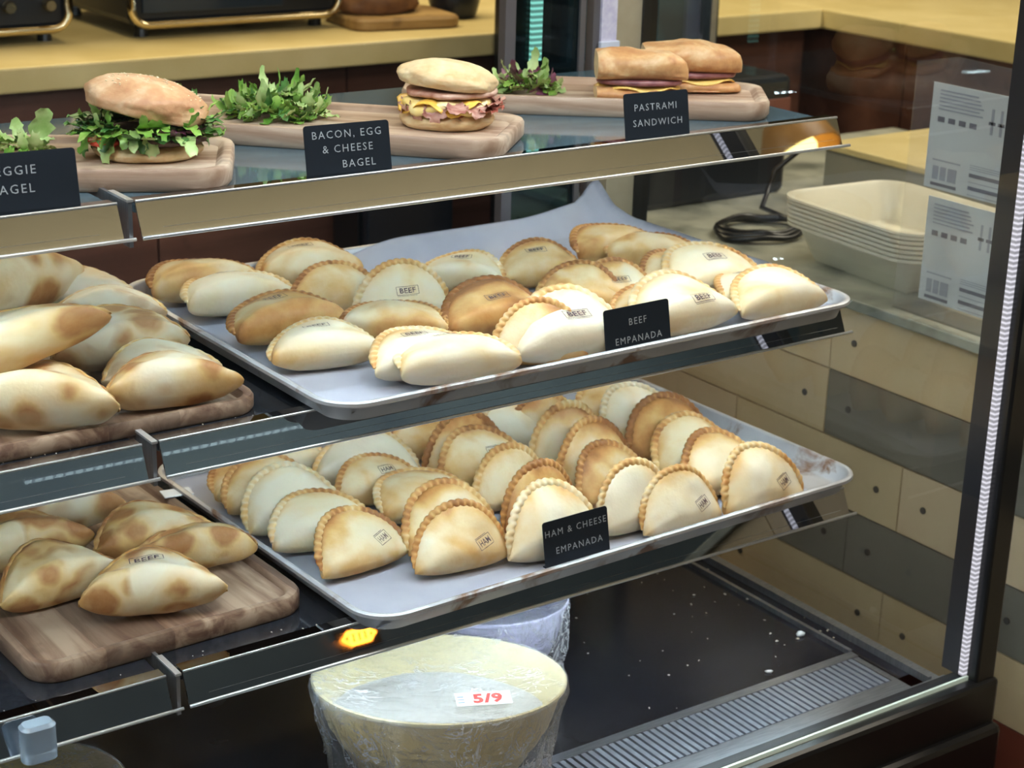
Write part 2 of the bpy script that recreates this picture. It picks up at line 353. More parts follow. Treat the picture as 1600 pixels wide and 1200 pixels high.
# back service counter along X, and its wing along Y
def counter(name, x0, x1, y0, y1, ztop, label, face, axis):
    t = empty(name, label, 'counter', (x0, y0, FLOOR))
    h = ztop-FLOOR
    obj('worktop', B(0, x1-x0, 0, y1-y0, h-.038, h, bev=.004), ['yellow_top'], t)
    pb = bmesh.new()
    L = (x1-x0) if axis == 0 else (y1-y0); n = max(1, round(L/.34))
    for i in range(n):
        a, b = i*L/n+.002, (i+1)*L/n-.002
        if axis == 0: box(pb, a, b, .045, .07, 0, h-.04)
        else: box(pb, .045, .07, a, b, 0, h-.04)
    obj('front_panels', pb, face, t)
    obj('carcass', B(.06, x1-x0-.01, .06, y1-y0-.01, 0, h-.04), 'black', t)
    return t
counter('back_counter', -1.6, 2.2, 1.22, 1.9, .640, 'long back counter with yellow top and brown panels behind the case', 'brown', 0)
counter('side_counter', 2.2, 2.9, -.6, 3.0, .640, 'yellow topped counter wing with brown panels running towards the viewer at right', 'brown', 1)

def oven(x, y, z, w, d, h, label):
    t = empty('toaster_oven', label, 'oven', (x, y, z), 0, 'ovens on the back counter')
    obj('body', B(0, w, 0, d, .02, h, bev=.012), 'darkmetal', t)
    fb = bmesh.new(); pts = [(p[0], -.006, p[1]+.022) for p in rr(w, h-.03, .03, 0, 0, 6)]
    tube(fb, pts, .007, 8, True); obj('chrome_frame', fb, 'chrome', t, smooth=True)
    obj('door', B(.02, w*.72, -.004, .002, .04, h-.02, bev=.002), [M('oven_glass', (.02, .03, .045), .12)], t)
    for i, (kx, kz, r) in enumerate(((.86, .62, .022), (.80, .2, .010), (.93, .2, .010))):
        k = obj('knob', lathe([(r, 0), (r, .012), (r*.8, .016)], 20, cap0=True, cap1=True), 'chrome', t, smooth=35)
        k.location = (w*kx, -.004, h*kz); k.rotation_euler = (pi/2, 0, 0)
    for lx in (.03, w-.03):
        for ly in (.03, d-.03):
            f = obj('foot', lathe([(.012, 0), (.010, .022)], 12, cap0=True, cap1=True), 'black', t, loc=(lx, ly, 0))
    return t
oven(.26, 1.42, .64, .49, .35, .3, 'dark toaster oven with round knobs at the left of the back counter')
oven(.845, 1.40, .64, .38, .34, .3, 'dark toaster oven with warm chrome frame, right one on the back counter')
t = empty('bread_board', 'wooden board with dark brown bread at the right end of the back counter', 'board', (1.215, 1.32, .64), radians(-8))
obj('board', loft(.20, .17, .03, [(.003, 0), (0, .004), (0, .016), (.004, .02)]), [wood('oiled_board', (.22, .12, .04), (.36, .22, .08), (.5, .33, .13), 22, 0)], t, smooth=35)
bmx = bmesh.new(); bmesh.ops.create_icosphere(bmx, subdivisions=4, radius=1)
for v_ in bmx.verts:
    n_ = 1+.12*noise.noise(v_.co*2.2); v_.co = Vector((v_.co.x*.075*n_, v_.co.y*.05*n_, max(v_.co.z, -.5)*.035*n_))
lo = obj('bread_loaf', bmx, [speck('rye_crust', (.16, .07, .03), (.30, .15, .06), 30, .6, bmp=.3)], None, smooth=True, loc=(1.305, 1.40, .678))
tag(lo, 'dark crusted loaf lying on the board at the right end of the back counter', 'bread')
pt = obj('dark_crock', lathe([(.03, 0), (.04, .004), (.047, .03), (.040, .06), (.046, .068), (.042, .07), (.034, .05)], 32, cap0=True, cap1=True), 'darkmetal', None, smooth=30, loc=(1.475, 1.42, .64))
tag(pt, 'small dark round pot near the right end of the back counter', 'pot')

# tall dark glass door fridge behind the case
t = empty('glass_door_fridge', 'dark teal glass door fridge standing behind the middle of the case', 'fridge', (1.42, 1.02, FLOOR))
obj('cabinet', B(0, .36, .03, .19, 0, 1.9), 'black', t)
m = speck('teal_interior', (.015, .035, .05), (.04, .12, .16), 6, .25, detail=2); 
obj('door_glass', B(.02, .34, .01, .03, .5, 1.86), [m], t)
obj('door_handle', B(.30, .315, -.02, .01, .9, 1.6, bev=.004), 'steel', t)
t = empty('under_counter_fridge', 'black low fridge under the back counter seen below the sandwich shelf', 'fridge', (1.10, 1.10, FLOOR))
obj('cabinet', B(0, .175, .02, .10, 0, 1.10), 'black', t); obj('door', B(.005, .17, 0, .018, .06, 1.08, bev=.004), 'darkmetal', t)

# dark appliance, cable, tub and sign holder on the stone counter
t = empty('card_terminal_box', 'black boxy machine on the stone counter behind the tray corner', 'machine', (1.33, .70, ZC))
obj('housing', B(0, .30, 0, .26, 0, .185, bev=.01), 'darkmetal', t)
obj('side_panel', B(.24, .296, -.003, .0, .06, .15, bev=.001), [M('dull_red_panel', (.20, .07, .05), .5)], t)
cbm = bmesh.new(); pts = []
for i in range(110):
    a = i*2*pi/36; k = i/110; pts.append((1.415+(.075-.016*k)*cos(a)+.006*sin(3*a+k*4), .520+(.062-.014*k)*sin(a), ZC+.005+.010*k+.0015*sin(5*a)))
pts += [(1.49, .60, ZC+.012), (1.53, .62, ZC+.06), (1.558, .59, ZC+.10), (1.572, .577, ZC+.112), (1.590, .566, ZC+.1125)]
tube(cbm, pts, .0042, 8); tag(obj('coiled_cable', cbm, 'black', None, smooth=True), 'black cable coiled on the stone counter left of the cream tub', 'cable')

def tub(x, y, z, w, d, h):
    t = empty('tub_stack', 'stack of nested cream plastic tubs on the stone counter', 'tub', (x, y, z), radians(-4))
    prof = [(.046, 0), (.044, .002), (.020, h-.042), (.012, h-.040)]
    for i in range(6): zz = h-.040+i*.0062; prof += [(.004-.0006*i, zz+.001), (.004-.0006*i, zz+.0045), (.0075, zz+.0055)]
    prof += [(0, h-.003), (.001, h), (.006, h+.001), (.010, h-.002), (.030, h-.05), (.036, h-.052)]
    obj('tubs', loft(w, d, .045, prof), 'tub', t, smooth=40)
    return t
tub(1.318, .150, ZC, .215, .270, .090)

t = empty('sign_holder', 'clear acrylic holder with two printed sheets standing beside the cream tub', 'sign', (1.312, .163, ZC), 0)
hb = bmesh.new()
pf = [(-.001, .0), (.19, .0), (.19, .27)] + [(.19-.03*(1-cos(a)), .27+.045*sin(a)) for a in [pi/2*i/8 for i in range(9)]] + [(.06, .318), (-.001, .305)]
vs0 = [hb.verts.new((0, -p[0], p[1])) for p in pf]; vs1 = [hb.verts.new((.0025, -p[0], p[1])) for p in pf]
hb.faces.new(vs0); hb.faces.new(vs1[::-1])
for i in range(len(pf)):
    j = (i+1) % len(pf); hb.faces.new((vs0[i], vs0[j], vs1[j], vs1[i]))
obj('acrylic_plate', hb, 'acrylic', t)
obj('acrylic_foot', B(-.004, .05, -.19, .0, 0, .0025), 'acrylic', t)
def sheet(y0, y1, z0, z1, nm='printed_sheet'):
    s = obj(nm, B(-.0016, -.0004, y1, y0, z0, z1), [M('sheet_white', (.56, .60, .62), .5)], t)
    b = bmesh.new(); H = z1-z0; Wd = y0-y1; rn = random.Random(5)
    def ln(u0, u1, v0, v1, mi=0): box(b, -.0021, -.0017, y0-u1*Wd, y0-u0*Wd, z0+v0*H, z0+v1*H, mi=mi)
    for k in range(6): ln(.08, .35+.2*rn.random(), .93-k*.035, .945-k*.035)
    for k in range(4): ln(.08+k*.11, .15+k*.11, .64, .69, 1)
    for k in range(4): ln(.62+k*.09, .645+k*.09, .62, .86); ln(.60+k*.09, .665+k*.09, .71, .74, 1)
    ln(.07, .36, .27, .285); ln(.08, .14, .09, .22); ln(.16, .22, .09, .22); ln(.24, .33, .09, .22); ln(.07, .34, .03, .06, 1)
    for k in range(2): ln(.46, .84, .19-k*.12, .225-k*.12, 1); ln(.46, .84, .14-k*.12, .148-k*.12)
    for k in range(3): ln(.46, .84, .26+k*.02, .266+k*.02)
    obj('print', b, [M('grey_print', (.34, .36, .42), .6), M('dark_print', (.16, .16, .20), .6)], s)
sheet(-.030, -.177, .160, .285); sheet(-.040, -.176, .022, .150)

# ------------------------------------------------------------------ the display case
case = empty('display_case', 'black framed glass display case with led strip in its right front corner', 'display case', (0, 0, FLOOR))
def cpart(name, bm, mats, parent=case, **k):
    o = obj(name, bm, mats, parent, **k)
    if parent == case: o.location = (0, 0, -FLOOR)
    return o
X0 = -.75
base = bmesh.new(); box(base, X0, XEND+.035, YG-.03, YB+.03, FLOOR, DECK-.035, bev=.008); box(base, X0, XEND+.035, YG-.018, YG+.002, DECK-.045, DECK+.018, bev=.006)
cpart('base_cabinet', base, 'black')
dk = bmesh.new(); box(dk, X0, 1.093, -.019, YB, DECK-.03, DECK)
cpart('deck', dk, 'deck')
sd = bmesh.new()
box(sd, 1.093, 1.098, -.02, YB, DECK-.03, DECK+.006, mi=0); box(sd, 1.098, 1.118, -.12, YB, DECK-.03, DECK+.001, mi=1); box(sd, 1.118, 1.123, -.12, YB, DECK-.03, DECK+.010, mi=0); box(sd, 1.123, 1.139, -.15, YB, DECK-.03, DECK+.004, mi=0)
cpart('side_ledge', sd, ['steel', 'deck'])
fr = bmesh.new()
box(fr, X0, 1.098, -.031, -.019, DECK-.03, DECK+.003); box(fr, X0, 1.123, -.125, -.092, DECK-.03, DECK+.001); box(fr, 1.090, 1.1, -.092, -.031, DECK-.03, DECK+.001)
box(fr, X0, 1.135, -.132, -.127, DECK-.03, DECK+.012)
cpart('front_ledge', fr, 'steel')
gr = bmesh.new(); x = X0
while x < 1.088:
    box(gr, x, x+.0058, -.092, -.031, DECK-.006, DECK+.002); x += .0092
box(gr, X0, 1.09, -.092, -.031, DECK-.03, DECK-.012, mi=1)
cpart('vent_grille', gr, ['grille', 'black'])
fb = bmesh.new(); box(fb, X0, XEND-.002, -.150, -.137, DECK-.03, DECK+.019, bev=.001)
cpart('inner_sill', fb, 'blackband')
cpart('glass_gasket', B(X0, XEND+.004, -.1565, -.1535, DECK+.014, DECK+.0215), [M('painted_edge_glow', (.80, .92, .84), .25, 0, **{'Emission_Color': (.75, 1, .85, 1), 'Emission_Strength': .12})])  # pale colour and faint emission stand in for the lit glass edge
ps = bmesh.new(); box(ps, XEND+.001, XEND+.032, YG-.012, YG+.018, DECK-.03, 1.1, bev=.003)
cpart('corner_post', ps, 'black')
cpart('glass_seal', B(XEND-.0045, XEND-.001, YG+.010, YG+.034, DECK+.02, 1.1), 'blackband')
cpart('corner_light_strip', B(XEND-.006, XEND+.002, YG+.002, YG+.0085, DECK+.022, 1.1), beads('corner_diodes', (.90, .88, .98), 1.05, 2, .0056, .35))
def plate(a, b, c, d):
    bm = bmesh.new(); bm.faces.new([bm.verts.new(p) for p in (a, b, c, d)]); return bm
cpart('front_glass', plate((X0, YG, DECK+.02), (XEND, YG, DECK+.02), (XEND, YG, 1.1), (X0, YG, 1.1)), 'pane')
cpart('side_glass', plate((XEND, YG, DECK+.005), (XEND, YB+.02, DECK+.005), (XEND, YB+.02, 1.1), (XEND, YG, 1.1)), 'sidepane')
bk = bmesh.new()
for xa, xb in ((.918, .933), (1.030, 1.038), (1.050, 1.060)): box(bk, xa, xb, YB+.006, YB+.02, DECK, 1.1)
cpart('door_mullions', bk, [M('mullion_grey', (.16, .15, .16), .4, .4)])
cpart('back_jamb', B(1.083, 1.128, YB+.008, YB+.022, DECK, 1.1), [speck('jamb_beige', (.36, .31, .21), (.42, .37, .26), 20, .5)])
cpart('back_post', B(1.128, 1.150, YB+.004, YB+.03, DECK-.03, 1.1), 'black')
cpart('back_light_strip', B(.955, .971, YB+.004, YB+.008, Z1+.01, 1.1), beads('teal_diodes', (.30, .95, .80), .95, 2, .0068, .25))
cpart('white_vent_strip', B(1.060, 1.084, YB+.002, YB+.008, .742, 1.1), [speck('strip_lavender', (.56, .54, .74), (.70, .69, .84), 120, .5)])
cpart('white_clip', B(1.057, 1.087, YB-.002, YB+.004, .738, .752, bev=.001), [M('clip_white', (.66, .72, .88), .4)])
cpart('dark_back_glass', B(.933, 1.030, YB+.010, YB+.014, DECK, 1.1), [pane('smoked_teal_glass', (.30, .45, .52), .8)])
cpart('sill_back', B(X0, XEND, YB+.001, YB+.02, DECK-.03, DECK+.02), 'black')

# shelves
def shelf(x0, x1, y, z, label, bracket=True, slabx=None):
    t = empty('case_shelf', label, 'shelf', (x0, y, z), 0, 'steel lipped shelves inside the case'); w = x1-x0
    sx = (slabx if slabx else x1)-x0
    obj('shelf_board', B(0, sx, .002, YB-y-.002, -.014, -.006, bev=.001), 'shelfblue' if z == Z1 else 'shelf', t)
    lb = bmesh.new(); n = 1
    a = .0018
    vs = [(0, 0), (-.0013, -.003), (-LD, -LH), (-LD+a, -LH), (a-.0013, -.0045), (.014, -.0045), (.014, -.003)]
    rs = [[(xx, yy, zz) for yy, zz in vs[1:]] for xx in (0, w)]
    rings(lb, rs, True, True, True)
    obj('front_lip', lb, 'lip', t)
    eb = bmesh.new(); tube(eb, [(0, -.0017, -.0030), (w, -.0017, -.0030)], .0013, 8); tube(eb, [(0, -LD-.0008, -LH), (w+.010, -LD-.0008, -LH)], .0017, 8)
    obj('lip_edge', eb, 'lipedge', t, smooth=True)
    return t
shelf(XL, XR, Y1, Z1, 'top right glass shelf with the sandwiches, olive reflection in its steel lip', slabx=1.078)
shelf(XL, XR, Y2, Z2, 'middle right shelf under the beef empanada tray')
shelf(XL, XR+.002, Y3, Z3, 'bottom right shelf under the ham and cheese empanada tray')
shelf(X0+.02, XN, Y1, Z1, 'top left shelf cut by the frame, under the veggie bagel board')
shelf(X0+.02, XN, Y2, Z2, 'middle left shelf under the piled empanada board')
shelf(X0+.02, XN, Y3, Z3, 'bottom left shelf under the lower wooden board')
for i, (y, z, lab) in enumerate(((Y1, Z1, 'top'), (Y2, Z2, 'middle'), (Y3, Z3, 'bottom'))):
    t = empty('shelf_bracket', 'steel bracket in the gap between the %s left and %s right shelves' % (lab, lab), 'bracket', (0, 0, 0), 0, 'brackets between the shelf sections')
    b = bmesh.new(); box(b, .2615, .2650, y+.004, YB, z-.028, z-.001); box(b, .2615, .2650, y-.010, y+.004, z-.040, z-.001)
    obj('arm', b, 'steel', t); obj('top_edge', B(.2605, .2660, y-.011, y+.03, z-.001, z+.0012), 'lipedge', t)

# ------------------------------------------------------------------ sheet pans and parchment
def sheetpan(x, y, z, yaw, W_, D_, label):
    prof = [(.016, 0), (.013, .001), (.008, .018), (.0018, .0185), (0, .0205), (.0006, .0238), (.003, .0252), (.006, .0246), (.008, .022), (.0135, .0045), (.018, .0022)]
    bm = loft(W_, D_, .042, [(a, b*.85) for a, b in prof], n=10)
    o = obj('sheet_pan', bm, 'pan', None, smooth=50, loc=(x, y, z), rot=(0, 0, yaw))
    return tag(o, label, 'baking tray', 'sheet pans in the right section')
def onpan(x, y, yaw, u, v): return (x+u*cos(yaw)-v*sin(yaw), y+u*sin(yaw)+v*cos(yaw))
P2 = (.4124-.004, -.0223-.004, Z2-.0019, .0150); P3 = (.4413-.004, -.0381-.004, Z3-.0019, .0358)
sheetpan(P2[0], P2[1], P2[2]+.0005, P2[3], .663, .466, 'upper aluminium sheet pan with beef empanadas on wrinkled parchment')
sheetpan(P3[0], P3[1], P3[2]+.0005, P3[3], .663, .466, 'lower aluminium sheet pan with ham and cheese empanadas and brown baked on stains')
def paper(px, fn, label, nx=70, ny=110):
    bm = bmesh.new(); V = [[bm.verts.new(fn(i/nx, j/ny)) for i in range(nx+1)] for j in range(ny+1)]
    for j in range(ny):
        for i in range(nx): bm.faces.new((V[j][i], V[j][i+1], V[j+1][i+1], V[j+1][i]))
    bmesh.ops.solidify(bm, geom=bm.faces[:], thickness=.0003)
    o = obj('parchment_paper', bm, 'paper', None, smooth=True, loc=(px[0], px[1], px[2]+.0026), rot=(0, 0, px[3])); return tag(o, label, 'paper')
def sm(a, b, x): t = min(max((x-a)/(b-a), 0), 1); return t*t*(3-2*t)
def fn2(u, v):
    x = .020+u*.628; y = .0125+v*.4375; z = .0065*(1-sm(0, .018, v))
    rb = sm(.93, 1, v); rrt = sm(.955, 1, u)
    z += .023*rb*sm(.30, .55, u); z += .026*rrt*(sm(.03, .3, v)*.9+.1)
    z += .011*sm(.80, 1, u)*sm(.84, 1, v)
    z += .006*sm(.9, 1, u)*(1-sm(0, .1, v))*abs(sin(u*90))
    z += .0007*noise.noise(Vector((x*18, y*18, 0)))*(1-rb)+.0004
    y += .010*rb*sm(.3, .55, u)+.004*sm(.86, 1, u)*sm(.86, 1, v); x += .007*rrt
    if u < .25: x += .006*(1-u/.25)
    return (x, y, z+.0006)
paper(P2, fn2, 'bluish white parchment lining the upper pan, its back right corner sticking up')
def fn3(u, v):
    x = .019+u*.585; y = .0125+v*.4355; z = .0065*(1-sm(0, .018, v))+.0006+.0005*noise.noise(Vector((x*15, y*15, 3)))
    x -= .03*v*sm(.7, 1, u)*.6
    return (x, y, z)
paper(P3, fn3, 'smooth bluish white parchment lining the lower pan')

# ------------------------------------------------------------------ empanadas
A0, H0, T0 = .055, .066, .038            # prototype half width, height, thickness
def prof_f(q):
    if q < .3: return sqrt(max(0, 1-(1-q/.3)**2))
    return .10+.90*max(0, 1-(q-.3)/.7)**.8
def emp_geom(seed, big=False):
    rn = random.Random(seed); sk = rn.uniform(-.14, .14); ph = Vector((seed*7.3, seed*1.7, 0)); amp = .0022 if not big else .0036
    pinch = rn.uniform(.0, .25)
    def hgt(s):
        s2 = max(-1, min(1, s+sk*(1-s*s)*.5)); return H0*max(0, 1-abs(s2)**(2.1 if not big else 1.7))**(.58 if not big else .75)
    def thk(s): return T0*max(0, 1-abs(s)**2.2)**(.5 if not big else .62)*(1 if not big else 1.05)
    def base(s): return (.10 if not big else .16)*H0*abs(s)**3
    def pt(s, q, side):
        h = hgt(s)+.004; b = base(s); y = side*thk(s)/2*prof_f(q)
        p = Vector((s*A0, y, b+q*(h-b) if h > b else b+q*.004))
        d = noise.noise(p*26+ph)*amp+noise.noise(p*60+ph)*amp*.35
        ed = min(1, (1-abs(s))*5)*min(1, (1-q)*4)*(.25+.75*min(1, q*4))
        p.y += side*d*ed*1.6; p.z += d*.5*ed
        if q > .55: p.y += .0035*sin(s*3.1+seed)*(q-.55)/.45
        return p
    return pt, hgt
def emp_body(seed, big=False):
    pt, hgt = emp_geom(seed, big); bm = bmesh.new(); ns, nq = 44, 16; lay = bm.verts.layers.float.new('rim')
    rs = []; qs = [(j/nq)**1.25 for j in range(nq+1)]
    for i in range(ns+1):
        s = -.997+1.994*i/ns; s = sin(s*pi/2)*.35+s*.65
        r = [((pt(s, 0, -1)+pt(s, 0, 1))/2, 0, s)]+[(pt(s, q, -1), q, s) for q in qs[1:]]+[(pt(s, q, 1), q, s) for q in qs[:0:-1]]
        rs.append(r)
    V = []
    for r in rs:
        row = []
        for p, q, s in r:
            v = bm.verts.new(p); v[lay] = max(max(0, (q-.72)/.28), max(0, (abs(s)-.8)/.2)*.9, .35*max(0, 1-q*5)); row.append(v)
        V.append(row)
    n = len(V[0])
    for a, b in zip(V, V[1:]):
        for i in range(n):
            j = (i+1) % n; bm.faces.new((a[i], a[j], b[j], b[i]))
    bm.faces.new(V[0][::-1]); bm.faces.new(V[-1])
    bmesh.ops.remove_doubles(bm, verts=bm.verts[:], dist=1e-5)
    bmesh.ops.recalc_face_normals(bm, faces=bm.faces[:])
    return bm
def emp_crimp(seed, big=False):
    """twisted rope edge following the arc"""
    pt, hgt = emp_geom(seed, big); bm = bmesh.new(); nseg = 190; nr = 12; nb = 23 if not big else 13; rs = []
    pts = []
    for i in range(nseg+1):
        th = pi*(1-i/nseg); s = cos(th)*.985; p = pt(s, 1, -1); p2 = pt(s, 1, 1); c = (p+p2)/2
        if abs(s) > .9: c.z = max(c.z, .004)
        pts.append(c)
    for k in range(3):
        pts = [pts[0]]+[(pts[i-1]+pts[i]*2+pts[i+1])/4 for i in range(1, len(pts)-1)]+[pts[-1]]
    L = [0]
    for a, b in zip(pts, pts[1:]): L.append(L[-1]+(b-a).length)
    for i, c in enumerate(pts):
        a = pts[max(i-1, 0)]; b = pts[min(i+1, nseg)]; t = (b-a).normalized(); y = Vector((0, 1, 0)); r = t.cross(y).normalized()
        if r.dot(c-Vector((0, 0, .0))) < 0: r = -r
        u = L[i]/L[-1]; row = []; endf = min(1, min(u, 1-u)*9+.3)
        for k in range(nr):
            a_ = 2*pi*k/nr
            lob = abs(sin(pi*u*nb+ .75*cos(a_)*1.3+.5*a_*0+.6*sin(a_)))
            lob = lob**.6
            ra = (.0031+.0021*lob)*endf*(1.0 if not big else .6); rb = (.0025+.0016*lob)*endf*(1.0 if not big else .7)
            row.append(c+r*(cos(a_)*ra*1.05+.0001)+y*(sin(a_)*rb))
        rs.append(row)
    lay = bm.verts.layers.float.new('rim')
    R = rings(bm, rs, True, True, True)
    for i, row in enumerate(R):
        u = L[i]/L[-1]
        for k, v in enumerate(row):
            lob = abs(sin(pi*u*nb)); v[lay] = .15+.5*lob
    return bm
def conform(me, seed, cx, cz, rot=0, big=False, lift=.0006):
    """lay flat lettering on the front face of the prototype"""
    pt, hgt = emp_geom(seed, big); R = Matrix.Rotation(rot, 2); bm = bmesh.new(); bm.from_mesh(me)
    bmesh.ops.subdivide_edges(bm, edges=[e for e in bm.edges if e.calc_length() > .003], cuts=2)
    for v in bm.verts:
        p = R @ Vector((v.co.x, v.co.y)); s = max(-.95, min(.95, (cx+p.x)/A0)); z = cz+p.y; h = hgt(s)+.004; b = .1*H0*abs(s)**3
        q = max(.02, min(.93, (z-b)/(h-b))); c = pt(s, q, -1); c2 = pt(s, min(q+.02, 1), -1)
        nrm = Vector((0, -(c2.z-c.z), (c2.y-c.y))); nrm = nrm.normalized() if nrm.length > 0 else Vector((0, -1, 0))
        if nrm.y > 0: nrm = -nrm
        v.co = c+nrm*lift
    out = bpy.data.meshes.new('stamp'); bm.to_mesh(out); bm.free(); return out
def stamp_flat(kind):
    bm = bmesh.new()
    def seg(x0, y0, x1, y1, w=.0006):
        d = Vector((x1-x0, y1-y0)); L = d.length; n = max(1, int(L/.002)); d.normalize(); p = Vector((-d.y, d.x))*w/2
        for i in range(n):
            a = Vector((x0, y0))+d*L*i/n; b = Vector((x0, y0))+d*L*(i+1)/n
            bm.faces.new([bm.verts.new((q.x, q.y, 0)) for q in (a-p, b-p, b+p, a+p)])
    if kind == 'BEEF':
        me = text_mesh('BEEF', .0085, bold=.00022, spacing=1.05); bm.from_mesh(me)
        for v in bm.verts: v.co.x *= 1.05
        seg(-.0125, .0050, .0125, .0050); seg(-.0125, -.0048, .0125, -.0048); seg(-.0125, -.0062, .0100, -.0062, .0004); seg(-.0125, -.0048, -.0125, .0050); seg(.0125, -.0048, .0125, .0050)
    else:
        me = text_mesh('HAM', .0085, bold=.0001); bm.from_mesh(me)
        for v in bm.verts: v.co.x *= .82; v.co.y *= 1.15
        for a in ((-.0095, .0062, .0095, .0062), (-.0095, -.0055, .0095, -.0055), (-.0095, -.0055, -.0095, .0062), (.0095, -.0055, .0095, .0062), (-.0095, .0075, .006, .0075)): seg(*a)
    out = bpy.data.meshes.new('stamp_flat'); bm.to_mesh(out); bm.free(); return out
BEEF, HAM = stamp_flat('BEEF'), stamp_flat('HAM')
PROTO = {}
def mk(kind, variant):
    big = kind == 'big'; key = (kind, variant)
    if key in PROTO: return PROTO[key]
    seed = variant+1+(0 if kind == 'small' else 10)
    def fin(bm, nm, mt):
        me = bpy.data.meshes.new(nm); bm.to_mesh(me); bm.free(); me.materials.append(MAT[mt])
        for p in me.polygons: p.use_smooth = True
        return me
    PROTO[key] = (fin(emp_body(seed, big), 'empanada_body', 'spotted' if big else 'body'), fin(emp_crimp(seed, big), 'crimped_edge', 'spotted_crimp' if big else 'crimp'), seed)
    return PROTO[key]
STAMPS = {}
def stamp_mesh(kind, variant, which, where):
    key = (kind, variant, which, where)
    if key not in STAMPS:
        seed = PROTO[(kind, variant)][2]
        cx, cz, rot = {'top': (-.002, .046, .0), 'face': (.004, .034, .05), 'mid': (.012, .036, .12), 'right': (.022, .026, .35), 'low': (.012, .018, .06)}[where]
        me = conform(BEEF if which == 'BEEF' else HAM, seed, cx, cz, rot, kind == 'big'); me.materials.append(MAT['ink']); STAMPS[key] = me
    return STAMPS[key]
def empanada(name, label, kind, variant, x, y, zf, yaw, w, H, T, tilt, bake, stamp, which, group, roll=0):
    body, crimp, seed = mk(kind, variant)
    o = bpy.data.objects.new(name, body); COL.objects.link(o)
    o.scale = (w/(2*A0), T/T0, H/H0)
    R = Matrix.Rotation(yaw, 4, 'Z') @ Matrix.Rotation(roll, 4, 'Y') @ Matrix.Rotation(-tilt, 4, 'X')
    S = Matrix.Diagonal((*o.scale, 1)); Mx = R @ S
    c = Mx @ Vector((0, 0, T0*.5))
    zmin = min((Mx @ v.co).z for v in body.vertices)
    o.rotation_mode = 'XYZ'; o.rotation_euler = R.to_euler('XYZ')
    o.location = (x-c.x, y-c.y, zf-zmin+.0002)
    o.color = (bake, 0, 0, 1); tag(o, label, 'empanada', group)
    k = bpy.data.objects.new('crimped_edge', crimp); COL.objects.link(k); k.parent = o; k.color = (min(1, bake+.12), 0, 0, 1)
    if stamp:
        s = bpy.data.objects.new('stamp', stamp_mesh(kind, variant, which, stamp)); COL.objects.link(s); s.parent = o; s['label'] = 'dark ink stamp'
    return o

